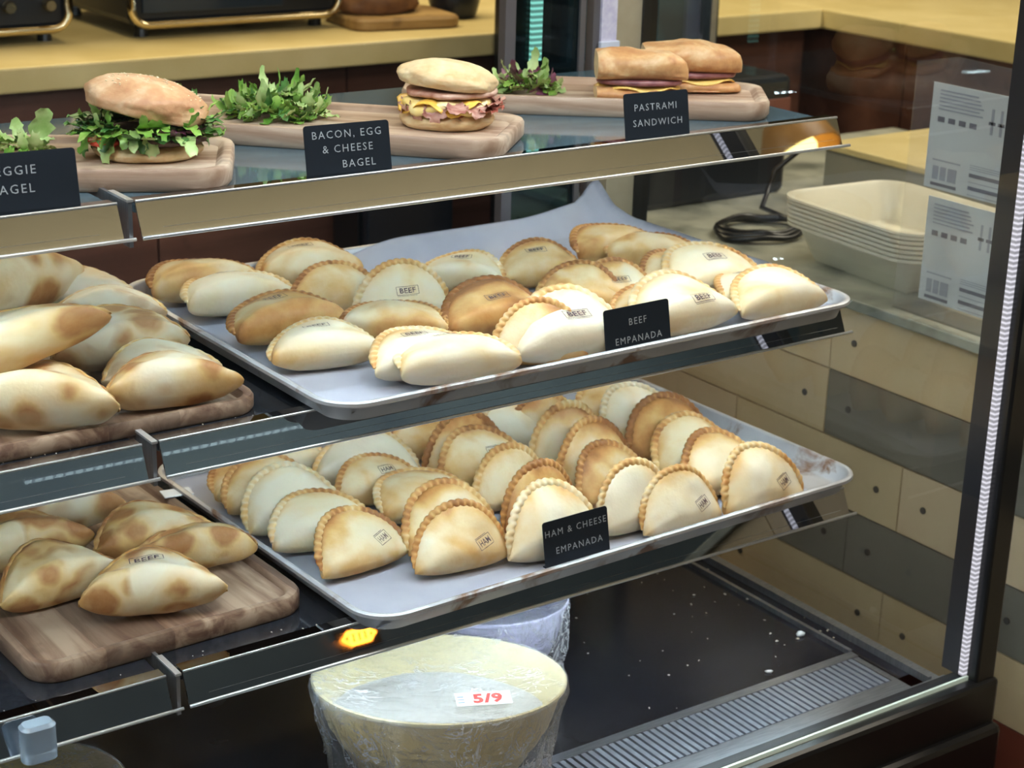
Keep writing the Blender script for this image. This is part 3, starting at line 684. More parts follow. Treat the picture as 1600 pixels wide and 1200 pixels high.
# name, x, y, yaw, width, height, thickness, tilt, bake, variant, stamp
T2=[
 ('golden beef empanada in the back left corner of the upper tray',0.4773,0.3786,-0.105,0.1202,0.0673,0.0433,1.361,0.62,0,'top'),
 ('pale beef empanada along the left rim, in front of the back left corner one',0.4876,0.3155,-0.082,0.1190,0.0666,0.0428,1.361,0.22,1,'top'),
 ('orange-gold beef empanada third from the back along the left rim',0.4855,0.2042,0.022,0.1241,0.0695,0.0447,1.361,0.60,2,'top'),
 ('pale beef empanada nearest the front left corner of the upper tray',0.4798,0.1188,-0.226,0.1093,0.0612,0.0393,1.326,0.12,3,'top'),
 ('light golden beef empanada with a brown spot at the tray back, second from left',0.6054,0.3772,-0.162,0.1187,0.0665,0.0427,1.326,0.42,3,'top'),
 ('tan beef empanada half hidden behind the round faced one at the tray middle left',0.5796,0.2702,-0.521,0.0980,0.0549,0.0340,0.698,0.50,1,None),
 ('pale round faced beef empanada with golden crimp and centred stamp, left of tray middle',0.6273,0.2176,-0.322,0.1035,0.0580,0.0373,0.384,0.30,0,'face'),
 ('peach coloured beef empanada lying just behind the two pale front ones',0.5809,0.1566,-0.527,0.1078,0.0604,0.0388,1.361,0.50,1,'top'),
 ('plain pale beef empanada lying behind the tray middle, hidden at lower left',0.7391,0.2759,-0.727,0.0980,0.0548,0.0340,1.152,0.25,2,'top'),
 ('golden beef empanada alone at the tray back, right of middle, with dark leak spot',0.8268,0.2454,-0.260,0.1027,0.0575,0.0370,1.012,0.55,3,'top'),
 ('glossy deep golden beef empanada with raised crimp in the tray middle',0.6786,0.1213,-0.120,0.1155,0.0647,0.0416,0.977,0.98,2,'face'),
 ('pale beef empanada with pinched golden left tip, near front rim',0.5460,0.0459,-0.138,0.1074,0.0602,0.0387,1.152,0.20,0,'top'),
 ('pale beef empanada with smudged dark stamp lying against the front rim',0.5652,0.0088,-0.195,0.1216,0.0681,0.0438,1.361,0.15,1,'top'),
 ('orange crimped beef empanada squeezed behind the one holding the beef card',0.6680,0.0105,-0.422,0.0980,0.0593,0.0340,0.419,0.50,0,None),
 ('whitish beef empanada with grey crimp directly behind the beef card',0.7017,0.0025,-0.140,0.1299,0.0727,0.0468,0.873,0.08,3,'face'),
 ('golden beef empanada farthest back right on the upper tray',0.9593,0.2835,-0.045,0.1144,0.0641,0.0412,1.257,0.60,0,None),
 ('tan beef empanada with dark stamp on top, in front of the farthest back right one',0.9819,0.2445,-0.361,0.1107,0.0620,0.0399,1.361,0.50,1,'top'),
 ('golden beef empanada tucked left of the brown patched one',0.8011,0.1403,-0.460,0.0980,0.0550,0.0340,0.663,0.60,2,None),
 ('white beef empanada with large brown patch under its stamp, right of middle',0.8445,0.1318,-0.272,0.0980,0.0549,0.0351,0.803,0.45,3,'face'),
 ('yellowish beef empanada wedged between the brown patched one and the clean stamped one',0.9426,0.1485,-0.091,0.0980,0.0548,0.0340,0.942,0.50,0,None),
 ('white round beef empanada with the cleanest readable stamp, back right',0.9695,0.1202,-0.095,0.1231,0.0689,0.0443,1.012,0.20,1,'face'),
 ('orange folded beef empanada just above the right end of the beef card',0.8390,0.0627,-0.243,0.0980,0.0549,0.0340,1.117,0.55,2,None),
 ('beef empanada with rope crimp and dark smeared stamp right of the beef card',0.8532,0.0117,0.013,0.1269,0.0711,0.0457,1.082,0.20,3,'low'),
 ('small pale beef empanada peeking between the two rightmost front ones',0.9851,0.0654,-0.018,0.1013,0.0567,0.0365,1.361,0.20,0,'top'),
 ('beef empanada with rope crimp leaning in the front right corner of the upper tray',0.9773,0.0123,-0.063,0.1154,0.0646,0.0416,1.117,0.25,2,None),
]
T3=[
 ('ham and cheese empanada hidden farthest back in the leftmost lower tray row',0.5555,0.3498,-0.219,0.0980,0.0588,0.0340,1.257,0.25,0,None),
 ('gold edged ham and cheese empanada second from back in the leftmost row',0.5003,0.3090,-0.066,0.1047,0.0628,0.0356,1.292,0.60,1,None),
 ('beige ham and cheese empanada with smooth golden rim, leftmost row third from back',0.4992,0.2757,-0.036,0.1068,0.0641,0.0363,0.977,0.50,2,'mid'),
 ('whitish ham and cheese empanada with pale thick crimp, leftmost row',0.4984,0.2186,0.028,0.1156,0.0694,0.0393,0.908,0.12,3,None),
 ('ham and cheese empanada with gold crimp, second from front in leftmost row',0.4983,0.1594,-0.178,0.1126,0.0675,0.0383,1.047,0.30,0,'right'),
 ('ham and cheese empanada standing in the front left corner of the lower tray',0.5065,0.0935,0.086,0.1055,0.0633,0.0359,0.733,0.50,1,'right'),
 ('brown ham and cheese empanada deep in shade at the back of the second row',0.7239,0.3184,-0.078,0.0980,0.0589,0.0340,0.838,0.70,2,None),
 ('large pale ham and cheese empanada at the back of the second row',0.6220,0.2810,-0.386,0.1180,0.0708,0.0401,1.117,0.12,3,None),
 ('ham and cheese empanada with gold crimp and boxed stamp, second row middle',0.6080,0.2298,-0.181,0.0996,0.0598,0.0340,1.012,0.45,0,'mid'),
 ('ham and cheese empanada with thin rope crimp, second row, behind two gold rimmed ones',0.6284,0.1696,-0.026,0.1131,0.0679,0.0385,1.222,0.35,1,None),
 ('gold rimmed ham and cheese empanada second from front in the second row',0.6095,0.0916,0.050,0.1123,0.0674,0.0382,0.663,0.45,2,None),
 ('ham and cheese empanada with oval smudged stamp at the front of the second row',0.5915,0.0442,-0.109,0.1053,0.0632,0.0358,0.454,0.40,3,'right'),
 ('gold rimmed ham and cheese empanada at the back of the third row',0.7285,0.2467,-0.117,0.1066,0.0691,0.0363,0.209,0.65,0,None),
 ('beige faced ham and cheese empanada with faint stamp in the third row',0.7314,0.2105,-0.158,0.1092,0.0655,0.0371,0.628,0.40,1,'mid'),
 ('white ham and cheese empanada with spotted gold rim, third row middle',0.7232,0.1495,0.042,0.0980,0.0635,0.0340,0.209,0.45,2,None),
 ('egg yellow faced ham and cheese empanada behind the one with the card',0.7158,0.0815,0.038,0.0980,0.0688,0.0340,0.209,0.70,3,'mid'),
 ('ham and cheese empanada standing behind the ham and cheese card',0.6886,0.0224,-0.082,0.1108,0.0718,0.0377,0.454,0.15,0,None),
 ('pale ham and cheese empanada farthest back in the fourth row',0.8179,0.2762,-0.206,0.0980,0.0587,0.0340,0.559,0.15,1,None),
 ('gold rimmed ham and cheese empanada second from back in the fourth row',0.8606,0.2810,-0.090,0.0980,0.0588,0.0340,0.070,0.50,2,None),
 ('beige ham and cheese empanada with tall boxed stamp in the fourth row',0.8420,0.2031,-0.047,0.1032,0.0725,0.0351,0.209,0.40,3,'mid'),
 ('ham and cheese empanada with flaky gold crimp in the fourth row middle',0.8390,0.1543,0.015,0.1068,0.0692,0.0363,0.209,0.50,0,None),
 ('ham and cheese empanada with torn gold crimp just behind the big pale rimmed one',0.8265,0.1026,0.101,0.1047,0.0628,0.0356,0.419,0.60,1,None),
 ('large pale rimmed ham and cheese empanada right of the ham and cheese card',0.7996,0.0302,0.021,0.0993,0.0697,0.0340,0.209,0.15,2,'right'),
 ('round pale ham and cheese empanada at the front rim, third from right corner',0.8427,0.0039,-0.008,0.1042,0.0625,0.0354,0.419,0.20,3,'right'),
 ('tan ham and cheese empanada at the very back right of the lower tray',0.9850,0.3021,-0.195,0.1013,0.0608,0.0344,1.012,0.50,0,'mid'),
 ('lilac white ham and cheese empanada second from back in the rightmost row',0.9701,0.2341,-0.037,0.1114,0.0668,0.0379,0.593,0.08,1,None),
 ('orange gold ham and cheese empanada with dark stamp in the rightmost row',0.9628,0.1690,-0.040,0.1188,0.0713,0.0404,0.524,0.80,2,'right'),
 ('ham and cheese empanada with wide pale gold rim, rightmost row middle',0.9586,0.1124,0.022,0.1199,0.0720,0.0408,0.873,0.40,3,None),
 ('ham and cheese empanada with brown patch and boxed stamp, rightmost row second from front',0.9466,0.0596,0.017,0.1149,0.0690,0.0391,0.628,0.50,0,'right'),
 ('ham and cheese empanada standing in the front right corner of the lower tray',0.9541,0.0007,-0.018,0.1127,0.0676,0.0383,0.419,0.30,1,'right'),
]
S2=[
 ('pale empanada with two brown spots at the front left of the upper wooden board',0.1872,0.0928,-0.537,0.1396,0.0698,0.0503,1.361,0.50,0,None),
 ('empanada with three brown blisters and pointed tip at the board front right',0.3129,0.0958,-0.198,0.1261,0.0630,0.0454,1.361,0.60,1,None),
 ('plain pale empanada behind the blistered one on the upper wooden board',0.3255,0.1505,-0.115,0.1150,0.0550,0.0340,1.117,0.20,2,None),
 ('large pale empanada leaning at the right edge of the upper board pile',0.3127,0.2153,-0.058,0.1370,0.0685,0.0493,1.047,0.40,3,None),
 ('brown flecked empanada at the back left of the upper board pile',0.2853,0.4136,0.392,0.1732,0.0866,0.0624,1.361,0.55,0,None),
 ('pale empanada topmost at the back of the upper board pile',0.3618,0.4277,-0.391,0.1150,0.0550,0.0342,1.257,0.25,1,None),
 ('smooth cream empanada behind the large leaning one on the upper board',0.3579,0.3427,-0.521,0.1150,0.0550,0.0379,1.257,0.20,2,None),
]
S3=[
 ('front empanada with a blurred stamp alone near the lower wooden board edge',0.2856,0.0974,-0.309,0.1361,0.0681,0.0490,1.292,0.60,0,'top'),
 ('spotted empanada second from front at the left of the lower wooden board',0.2266,0.1707,0.117,0.1323,0.0661,0.0476,1.152,0.75,1,None),
 ('round spotted empanada at the back right of the lower wooden board',0.3408,0.2207,-0.070,0.1264,0.0632,0.0455,1.187,0.80,2,None),
 ('flat spotted empanada with long tip, rightmost on the lower wooden board',0.3623,0.1662,-0.349,0.1177,0.0588,0.0424,1.361,0.75,3,None),
 ('spotted empanada cut by the left frame edge on the lower board',0.2214,0.2528,-0.043,0.1359,0.0680,0.0489,1.361,0.80,0,None),
 ('long pale empanada lying farthest back on the lower wooden board',0.2653,0.3251,-0.209,0.1691,0.0845,0.0609,1.361,0.45,1,None),
]
ZP2 = P2[2]+.0036; ZP3 = P3[2]+.0038
for n, x, y, yaw, w, H, T, tilt, bake, va, st, in [(r[0:0]+(r[0], r[1], r[2], r[3], r[4], r[5], r[6], r[7], r[8], r[9], r[10])) for r in T2]:
    if y < .016: y += (.018 if .62 < x < .86 else .008)
    empanada('beef_empanada', n, 'small', va, x, y, ZP2, yaw, w, H, T, tilt, bake, st, 'BEEF', 'beef empanadas on the upper pan')
for n, x, y, yaw, w, H, T, tilt, bake, va, st in T3:
    empanada('ham_cheese_empanada', n, 'small', va, x, y, ZP3, yaw, w, H, T, tilt, bake, st, 'HAM', 'ham and cheese empanadas on the lower pan')
BT = .018
for n, x, y, yaw, w, H, T, tilt, bake, va, st in S2:
    empanada('baked_empanada', n, 'big', va, x, y, S2Z+.0075, yaw, w, H, T*1.0, tilt, bake, st, 'BEEF', 'empanadas piled on the upper wooden board')
empanada('baked_empanada', 'long orange brown empanada lying on top of the pile on the upper wooden board', 'big', 3, .168, .125, S2Z+.0075+.040, radians(4), .205, .066, .046, radians(72), .5, None, '', 'empanadas piled on the upper wooden board', roll=radians(-9)).color = (.62, 0, 0, 1)
for n, x, y, yaw, w, H, T, tilt, bake, va, st in S3:
    empanada('baked_empanada', n, 'big', va, x, y, S3Z+.0135, yaw, w, H, T, tilt, bake, st, 'BEEF', 'empanadas on the lower wooden board')

# ------------------------------------------------------------------ wooden boards
def board(name, x, y, z, yaw, w, d, r, h, rimw, dep, mt, label, group):
    prof = [(.002, 0), (0, .003), (0, h-.003), (.002, h), (rimw, h), (rimw+.0025, h-.001), (rimw+.006, h-dep)]
    o = obj(name, loft(w, d, r, prof, n=10), mt, None, smooth=40, loc=(x, y, z), rot=(0, 0, yaw)); return tag(o, label, 'wooden board', group)
board('serving_board', -.030, .062, S2Z+.0004, radians(0), .416, .375, .028, .015, .007, .0085, 'board_dark', 'dark wooden rimmed board piled with empanadas on the middle left shelf', 'dark wooden boards')
board('serving_board', .152, .046, S3Z+.0004, radians(2), .276, .375, .030, .019, .008, .0055, 'board_dark', 'dark wooden rimmed board with cut knife marks on the bottom left shelf', 'dark wooden boards')
board('serving_board', -.10, .085, S3Z+.0004, radians(2), .215, .35, .02, .010, .008, .003, 'board_dark', 'thin dark wooden board under the lower empanada board at the left frame edge', 'dark wooden boards')
t = obj('paper_card', B(0, .032, 0, .020, 0, .0012), 'label', None, loc=(.405, .335, S3Z+.0205), rot=(0, 0, radians(-8)))
tag(t, 'tiny white paper card lying on the back corner of the lower wooden board', 'card')

def lboard(xf, yf, yaw, w, d, label):
    """long rounded beech board; xf,yf = front right corner"""
    h = .020; prof = [(.004, 0), (0, .005), (0, h-.003), (.002, h), (.008, h), (.0105, h-.0012), (.015, h-.0055)]
    bm = loft(w, d, .034, prof, n=10); bm.transform(Matrix.Translation((-w, 0, 0)))
    o = obj('sandwich_board', bm, 'board_light', None, smooth=40, loc=(xf, yf, S1+.0004), rot=(0, 0, yaw)); return tag(o, label, 'wooden board', 'long sandwich boards on the top shelf')
YW1 = math.atan2(.0617-.1219, .3519-.2386); YW2 = math.atan2(.0417-.1111, .6236-.5477); 
lboard(.360, .065, radians(-28), .42, .153, 'light wooden board under the salad bagel at the left of the top shelf')
lboard(.634, .054, radians(-46), .40, .150, 'light wooden board under the bacon egg bagel in the middle of the top shelf')
lboard(1.007, .084, radians(-37), .40, .140, 'light wooden board under the halved ciabatta at the right of the top shelf')
ZB1 = S1+.0004+.0145

# ------------------------------------------------------------------ name cards
def card(x, y, z, yaw, w, h, lines, label, lean=.18, ts=.0085, group='black name cards'):
    t = empty('name_card', label, 'sign', (x, y, z), yaw, group)
    b = bmesh.new(); rs = [[(p[0], yy, p[1]) for p in rr(w, h, .003, 0, 0, 4)] for yy in (-.0006, .0006)]; rings(b, rs, True, True, True)
    b.transform(Matrix.Rotation(-lean, 4, 'X') @ Matrix.Identity(4))
    c = obj('card_face', b, 'card', t)
    fb = B(.004, w-.004, 0, .010, 0, .0012); obj('foot', fb, 'card', t)
    bm = bmesh.new()
    for s, cx, cz, sz in lines:
        me = text_mesh(s, sz, spacing=1.25, bold=-.00002); b2 = bmesh.new(); b2.from_mesh(me)
        b2.transform(Matrix.Translation((cx, -.0009, cz)) @ Matrix.Rotation(pi/2, 4, 'X')); join(bm, b2)
    bm.transform(Matrix.Rotation(-lean, 4, 'X')); obj('lettering', bm, 'chalk', t)
    return t
card(.1300, .0835, Z1-.006, radians(-4), .0985, .050, [('VEGGIE', .044, .035, .0105), ('BAGEL', .044, .020, .0105)], 'black card in front of the salad bagel at the left frame edge')
card(.4432, .0816, Z1-.006, radians(-4), .0850, .0470, [('BACON, EGG', .042, .0375, .0098), ('& CHEESE', .042, .0245, .0098), ('BAGEL', .052, .0105, .0098)], 'black card reading bacon egg and cheese bagel')
card(.8030, .0772, Z1-.006, radians(-4), .0790, .0480, [('PASTRAMI', .038, .033, .0098), ('SANDWICH', .040, .0175, .0098)], 'black card for the sandwich standing before the halved ciabatta')
card(.7230, -.0085, P2[2]+.0085, radians(2), .0840, .0490, [('BEEF', .042, .033, .0098), ('EMPANADA', .042, .0155, .0098)], 'black card reading beef at the front rim of the upper pan')
card(.6600, -.0060, P3[2]+.0045, radians(2), .0830, .0500, [('HAM & CHEESE', .041, .037, .0098), ('EMPANADA', .044, .018, .0098)], 'black card reading ham and cheese empanada at the front rim of the lower pan')

# ------------------------------------------------------------------ salad leaves
GR = [speck('leaf_green', (.10, .26, .03), (.30, .50, .10), 60, .4), speck('leaf_pale', (.30, .48, .14), (.55, .68, .32), 60, .4), speck('leaf_dark', (.04, .14, .03), (.12, .28, .07), 60, .4), speck('leaf_purple', (.09, .02, .05), (.22, .07, .12), 60, .35)]
for g in GR: P(g).inputs['Subsurface Weight'].default_value = .1; P(g).inputs['Subsurface Scale'].default_value = .01
def leaf(bm, base, d, up_, L, W_, rn, mi, curl=1.):
    """one frilly leaf: strip from base along d, curling"""
    d = d.normalized(); side = d.cross(up_).normalized(); up_ = side.cross(d); nu, nv = 9, 6; rows = []; ph = rn.uniform(0, 6); cu = rn.uniform(-.8, 1.2)*curl
    for i in range(nu+1):
        t = i/nu; a = cu*t*1.2; c = base+d*(L*t*cos(a*.7))+up_*(L*t*sin(a*.7)); w = W_*(.25+1.0*sin(pi*min(t*.9+.05, 1))**.8)
        row = []
        for j in range(nv+1):
            s = j/nv*2-1; fr_ = W_*.35*sin(t*22+ph+s*3)*abs(s)**1.5
            row.append(bm.verts.new(c+side*(s*w)*(1+.25*sin(t*17+ph*2))+up_*(fr_+.25*w*s*s)))
        rows.append(row)
    for a, b in zip(rows, rows[1:]):
        for j in range(nv): bm.faces.new((a[j], a[j+1], b[j+1], b[j])).material_index = mi
def greens(n, rx, ry, h, seed, weights=(5, 3, 2, 0), L=(.016, .032), wd=(.003, .0060), lift=.10):
    rn = random.Random(seed); bm = bmesh.new(); pool = sum(([i]*w for i, w in enumerate(weights)), [])
    for k in range(n):
        a = rn.uniform(0, 2*pi); r = sqrt(rn.random()); z = h*(1-r*r)*rn.random()**.6
        base = Vector((rx*r*cos(a)*.8, ry*r*sin(a)*.8, z+.002)); d = Vector((cos(a+rn.uniform(-1.2, 1.2)), sin(a+rn.uniform(-1.2, 1.2)), rn.uniform(-.15, lift*2)))
        leaf(bm, base, d, Vector((rn.uniform(-.3, .3), rn.uniform(-.3, .3), 1)), rn.uniform(*L), rn.uniform(*wd), rn, rn.choice(pool))
    for v in bm.verts:
        if v.co.z < .0006: v.co.z = .0006+abs(v.co.z)*.1
    return bm
def zboard(): return ZB1
tag(obj('salad_greens', greens(170, .050, .036, .026, 3), GR, None, smooth=True, loc=(.520, .285, ZB1), rot=(0, 0, radians(-25))), 'heap of frilly green salad left of the bacon egg bagel', 'salad', 'salad heaps', 'stuff')
tag(obj('salad_greens', greens(80, .030, .026, .022, 5, (3, 5, 0, 2)), GR, None, smooth=True, loc=(.832, .290, ZB1), rot=(0, 0, radians(-25))), 'small green and purple salad heap at the left end of the ciabatta board', 'salad', 'salad heaps', 'stuff')
b = greens(26, .026, .020, .014, 8, (4, 5, 1, 0)); rn = random.Random(2)
leaf(b, Vector((.012, -.004, .002)), Vector((.15, 0, 1)), Vector((0, -1, .1)), .042, .0085, rn, 1, .3)
tag(obj('salad_greens', b, GR, None, smooth=True, loc=(.238, .235, ZB1)), 'salad leaves with one upright leaf behind the leftmost black card', 'salad', 'salad heaps', 'stuff')

# ------------------------------------------------------------------ sandwiches
def crust(name, c1, c2, c3, sc=22):
    m = M(name, rough=.5); v = coords(m); f = noi(m, v, sc, 4, .55, .5); g = noi(m, v, 140, 3)
    f = math_(m, 'ADD', f, math_(m, 'MULTIPLY_ADD', g, .3, -.15)); LK(m, ramp(m, f, [(.3, c1), (.5, c2), (.72, c3)]), P(m).inputs['Base Color']); bump(m, math_(m, 'ADD', f, g), .35, .0018)
    P(m).inputs['Subsurface Weight'].default_value = .1; P(m).inputs['Subsurface Scale'].default_value = .01; return m
C_BAG = crust('bagel_crust', (.72, .52, .33), (.58, .33, .17), (.44, .20, .09))
C_PALE = crust('pale_bagel_crust', (.80, .68, .46), (.72, .54, .30), (.58, .34, .14))
C_CIA = crust('ciabatta_crust', (.76, .54, .30), (.60, .32, .13), (.42, .18, .07))
C_CRUMB = crust('bread_crumb', (.82, .70, .48), (.74, .60, .38), (.62, .44, .24), 60)
def blob(rx, ry, rz, zcut, seed, amp=.06, hole=0., sub=5, pw=1.):
    bm = bmesh.new(); bmesh.ops.create_icosphere(bm, subdivisions=sub, radius=1); ph = Vector((seed*3.1, seed, 0))
    for v in bm.verts:
        c = v.co.copy(); n_ = 1+amp*noise.noise(c*1.8+ph)+amp*.3*noise.noise(c*6+ph); z = c.z
        z = (abs(z)**pw)*(1 if z > 0 else -1)
        if z < zcut: z = zcut+(z-zcut)*.12
        r2 = sqrt(c.x**2+c.y**2); dz = -hole*math.exp(-(r2/.22)**2)*(1 if c.z > 0 else 0)
        v.co = Vector((c.x*rx*n_, c.y*ry*n_, (z+dz)*rz*n_))
    return bm
def slab(rx, ry, th, seed, wob=.1, n=40, droop=0.):
    """irregular soft slice (cheese, bacon, patty)"""
    bm = bmesh.new(); rs = []
    for j, (f, z) in enumerate(((.0, 0), (.5, 0), (.85, 0), (.98, th*.15), (1, th*.5), (.98, th*.85), (.85, th), (.5, th), (0.0, th))):
        r = []
        for i in range(n):
            a = 2*pi*i/n; k = 1+wob*noise.noise(Vector((cos(a)*1.6+seed, sin(a)*1.6, seed)))+wob*.5*noise.noise(Vector((cos(a)*5+seed, sin(a)*5, 0)))
            r.append((rx*max(f, .01)*k*cos(a), ry*max(f, .01)*k*sin(a), z-droop*f**4*(1+.8*sin(a*5+seed))+.0015*noise.noise(Vector((cos(a)*4*f, sin(a)*4*f, seed)))))
        rs.append(r)
    rings(bm, rs, True, True, True); return bm
def seeds(bm_rx, ry, rz, n, z0, seed):
    rn = random.Random(seed); bm = bmesh.new()
    for k in range(n):
        a = rn.uniform(0, 2*pi); r = sqrt(rn.random())*.85; p = Vector((bm_rx*r*cos(a), ry*r*sin(a), z0+rz*sqrt(1-r*r)))
        b2 = bmesh.new(); bmesh.ops.create_icosphere(b2, subdivisions=1, radius=1)
        join(bm, b2, Matrix.Translation(p) @ Matrix.Rotation(rn.uniform(0, 3), 4, 'Z') @ Matrix.Diagonal((.0016, .0009, .0006, 1)))
    return bm
# 1: salad bagel, lid tilted down to the right
t = empty('veggie_bagel', 'seeded bagel stuffed with curly lettuce and tomato, its lid tilted to the right', 'sandwich', (.334, .180, ZB1), radians(-28), 'sandwiches on the top shelf'); t.scale = (1, 1, .80)
o = obj('bottom_bun', blob(.050, .046, .016, -.5, 1), C_PALE, t, smooth=True, loc=(0, 0, .0085))
obj('patty', slab(.046, .042, .012, 2, .12), [speck('patty_brown', (.05, .025, .02), (.13, .07, .05), 50, .5, bmp=.5)], t, smooth=True, loc=(.006, 0, .018), rot=(0, radians(3), 0))
obj('tomato', slab(.016, .016, .006, 4, .05), [speck('tomato_red', (.50, .03, .02), (.62, .08, .04), 30, .25)], t, smooth=True, loc=(-.034, -.022, .020), rot=(radians(12), 0, 0))
obj('pepper', slab(.010, .030, .005, 6, .2), [speck('pepper_orange', (.75, .34, .05), (.85, .50, .12), 30, .3)], t, smooth=True, loc=(-.046, -.006, .022), rot=(0, radians(-35), .3))
def ring_leaves(n, rx, ry, z, seed, pool, a0=0, a1=2*pi, L=(.018, .030), W_=(.006, .010), drop=.5):
    rn = random.Random(seed); bm = bmesh.new()
    for k in range(n):
        a = rn.uniform(a0, a1); base = Vector((rx*.72*cos(a), ry*.72*sin(a), z+rn.uniform(-.006, .008))); d = Vector((cos(a+rn.uniform(-.5, .5)), sin(a+rn.uniform(-.5, .5)), rn.uniform(-drop, drop*.6)))
        leaf(bm, base, d, Vector((0, 0, 1)), rn.uniform(*L), rn.uniform(*W_), rn, rn.choice(pool), 1.1)
    return bm
obj('lettuce', ring_leaves(95, .054, .050, .034, 4, (0, 0, 1, 2, 2), L=(.022, .036), W_=(.0035, .0075), drop=.95), GR, t, smooth=True)
obj('purple_leaves', ring_leaves(16, .050, .046, .028, 9, (3, 3, 2), radians(-70), radians(30), drop=.3), GR, t, smooth=True)
lid = obj('top_bun', blob(.0565, .050, .030, -.35, 7, .07, .12), C_BAG, t, smooth=True, loc=(.001, .0, .058), rot=(radians(-5), radians(16), 0))
obj('sesame_seeds', seeds(.0565, .050, .030, 90, 0, 3), [M('sesame', (.85, .74, .52), .5)], lid, smooth=True)
# 2: bacon egg cheese bagel
t = empty('bacon_egg_bagel', 'pale bagel filled with bacon, egg and melted yellow cheese', 'sandwich', (.650, .172, ZB1), radians(-40), 'sandwiches on the top shelf'); t.scale = (1, 1, .76)
obj('bottom_bun', blob(.047, .044, .020, -.5, 11), C_PALE, t, smooth=True, loc=(0, 0, .0105))
obj('egg', slab(.047, .045, .013, 12, .16, droop=.006), [speck('egg_yellow', (.82, .62, .18), (.88, .76, .42), 40, .4)], t, smooth=True, loc=(-.002, 0, .028))
obj('cheese', slab(.047, .046, .003, 14, .16, droop=.012), [speck('melted_cheese', (.86, .50, .06), (.90, .60, .12), 20, .3)], t, smooth=True, loc=(-.004, -.001, .039))
bc = bmesh.new(); rn = random.Random(5)
for k in range(9):
    a = radians(-150+k*26); c0 = Vector((.036*cos(a), .036*sin(a), .037-.002*(k % 3))); leaf(bc, c0, Vector((cos(a), sin(a), -.35)), Vector((0, 0, 1)), .022, .009, rn, 0, -1.0)
for k in range(5):
    a = radians(-50+k*22); leaf(bc, Vector((.030*cos(a), .030*sin(a), .030)), Vector((cos(a), sin(a), -.5)), Vector((0, 0, 1)), .028, .010, rn, 1, -.8)
obj('bacon', bc, [speck('bacon_pink', (.36, .13, .10), (.56, .34, .27), 90, .35, sc=(1, 4, 1)), speck('bacon_red', (.30, .06, .04), (.50, .17, .12), 90, .35)], t, smooth=True)
obj('bacon_slab', slab(.044, .041, .009, 17, .14), [speck('bacon_mix', (.40, .16, .11), (.68, .46, .36), 70, .4)], t, smooth=True, loc=(.002, 0, .041))
obj('top_bun', blob(.050, .045, .024, -.35, 15, .07, .14), C_PALE, t, smooth=True, loc=(.0, .002, .061), rot=(radians(-3), radians(7), 0))
# 3: ciabatta cut in halves
def half(x, y, yaw, L, Wd, seed, label, lift=0):
    t = empty('ciabatta_half', label, 'sandwich', (x, y, ZB1), yaw, 'sandwiches on the top shelf'); t.scale = (1, 1, .86)
    def loaf(Lx, Wy, Hz, z0, sd, mats, zflat):
        bm = bmesh.new(); rs = []; n = 36; m_ = 22
        for i in range(n+1):
            s = i/n; e = (1-(max(0, (s-.62))/.38)**2.6*.55) if s < 1 else .3; e0 = 1 if s > .04 else .93+.07*s/.04; r = []
            for k in range(m_*2):
                a = 2*pi*k/(m_*2); yy = abs(cos(a))**.65*(1 if cos(a) > 0 else -1); zz = abs(sin(a))**.75*(1 if sin(a) > 0 else -1)
                p = Vector((s*Lx, yy*Wy/2*e*e0, z0+(zz*.5+.5)*Hz*((e*e0)**.7)))
                d = noise.noise(p*24+Vector((sd, 0, 0)))*.0045+noise.noise(p*70+Vector((sd, 0, 0)))*.0014
                if zz > -.5: p += Vector((0, cos(a)*d, max(sin(a), 0)*d*1.6))
                r.append(p)
            rs.append(r)
        R = rings(bm, rs, True, False, True)
        f = bm.faces.new(R[0][::-1]); f.material_index = 1
        return bm
    obj('bottom_bread', loaf(L, Wd, .016, 0, seed, None, 0), [C_CIA, C_CRUMB], t, smooth=40)
    obj('cheese', slab(L*.47, Wd*.48, .003, seed, .06, droop=.004), [MAT_CH], t, smooth=True, loc=(L*.47, 0, .0165))
    obj('pastrami', slab(L*.48, Wd*.49, .008, seed+2, .10), [MAT_PA], t, smooth=True, loc=(L*.475, 0, .019))
    obj('top_bread', loaf(L*1.0, Wd*1.04, .036, .025, seed+5, None, 0), [C_CIA, C_CRUMB], t, smooth=40, loc=(0, 0, 0))
    return t
MAT_CH = speck('yellow_cheese', (.84, .52, .10), (.88, .62, .18), 20, .35); MAT_PA = speck('pastrami_purple', (.17, .05, .06), (.34, .14, .14), 60, .35)
half(.8800, .2300, radians(-33), .100, .058, 21, 'front half of the cut ciabatta, smooth brown crust, pale cut face at left')
half(.9600, .2480, radians(-33), .110, .064, 33, 'back half of the cut ciabatta with wrinkled crust, leaning behind the front half')

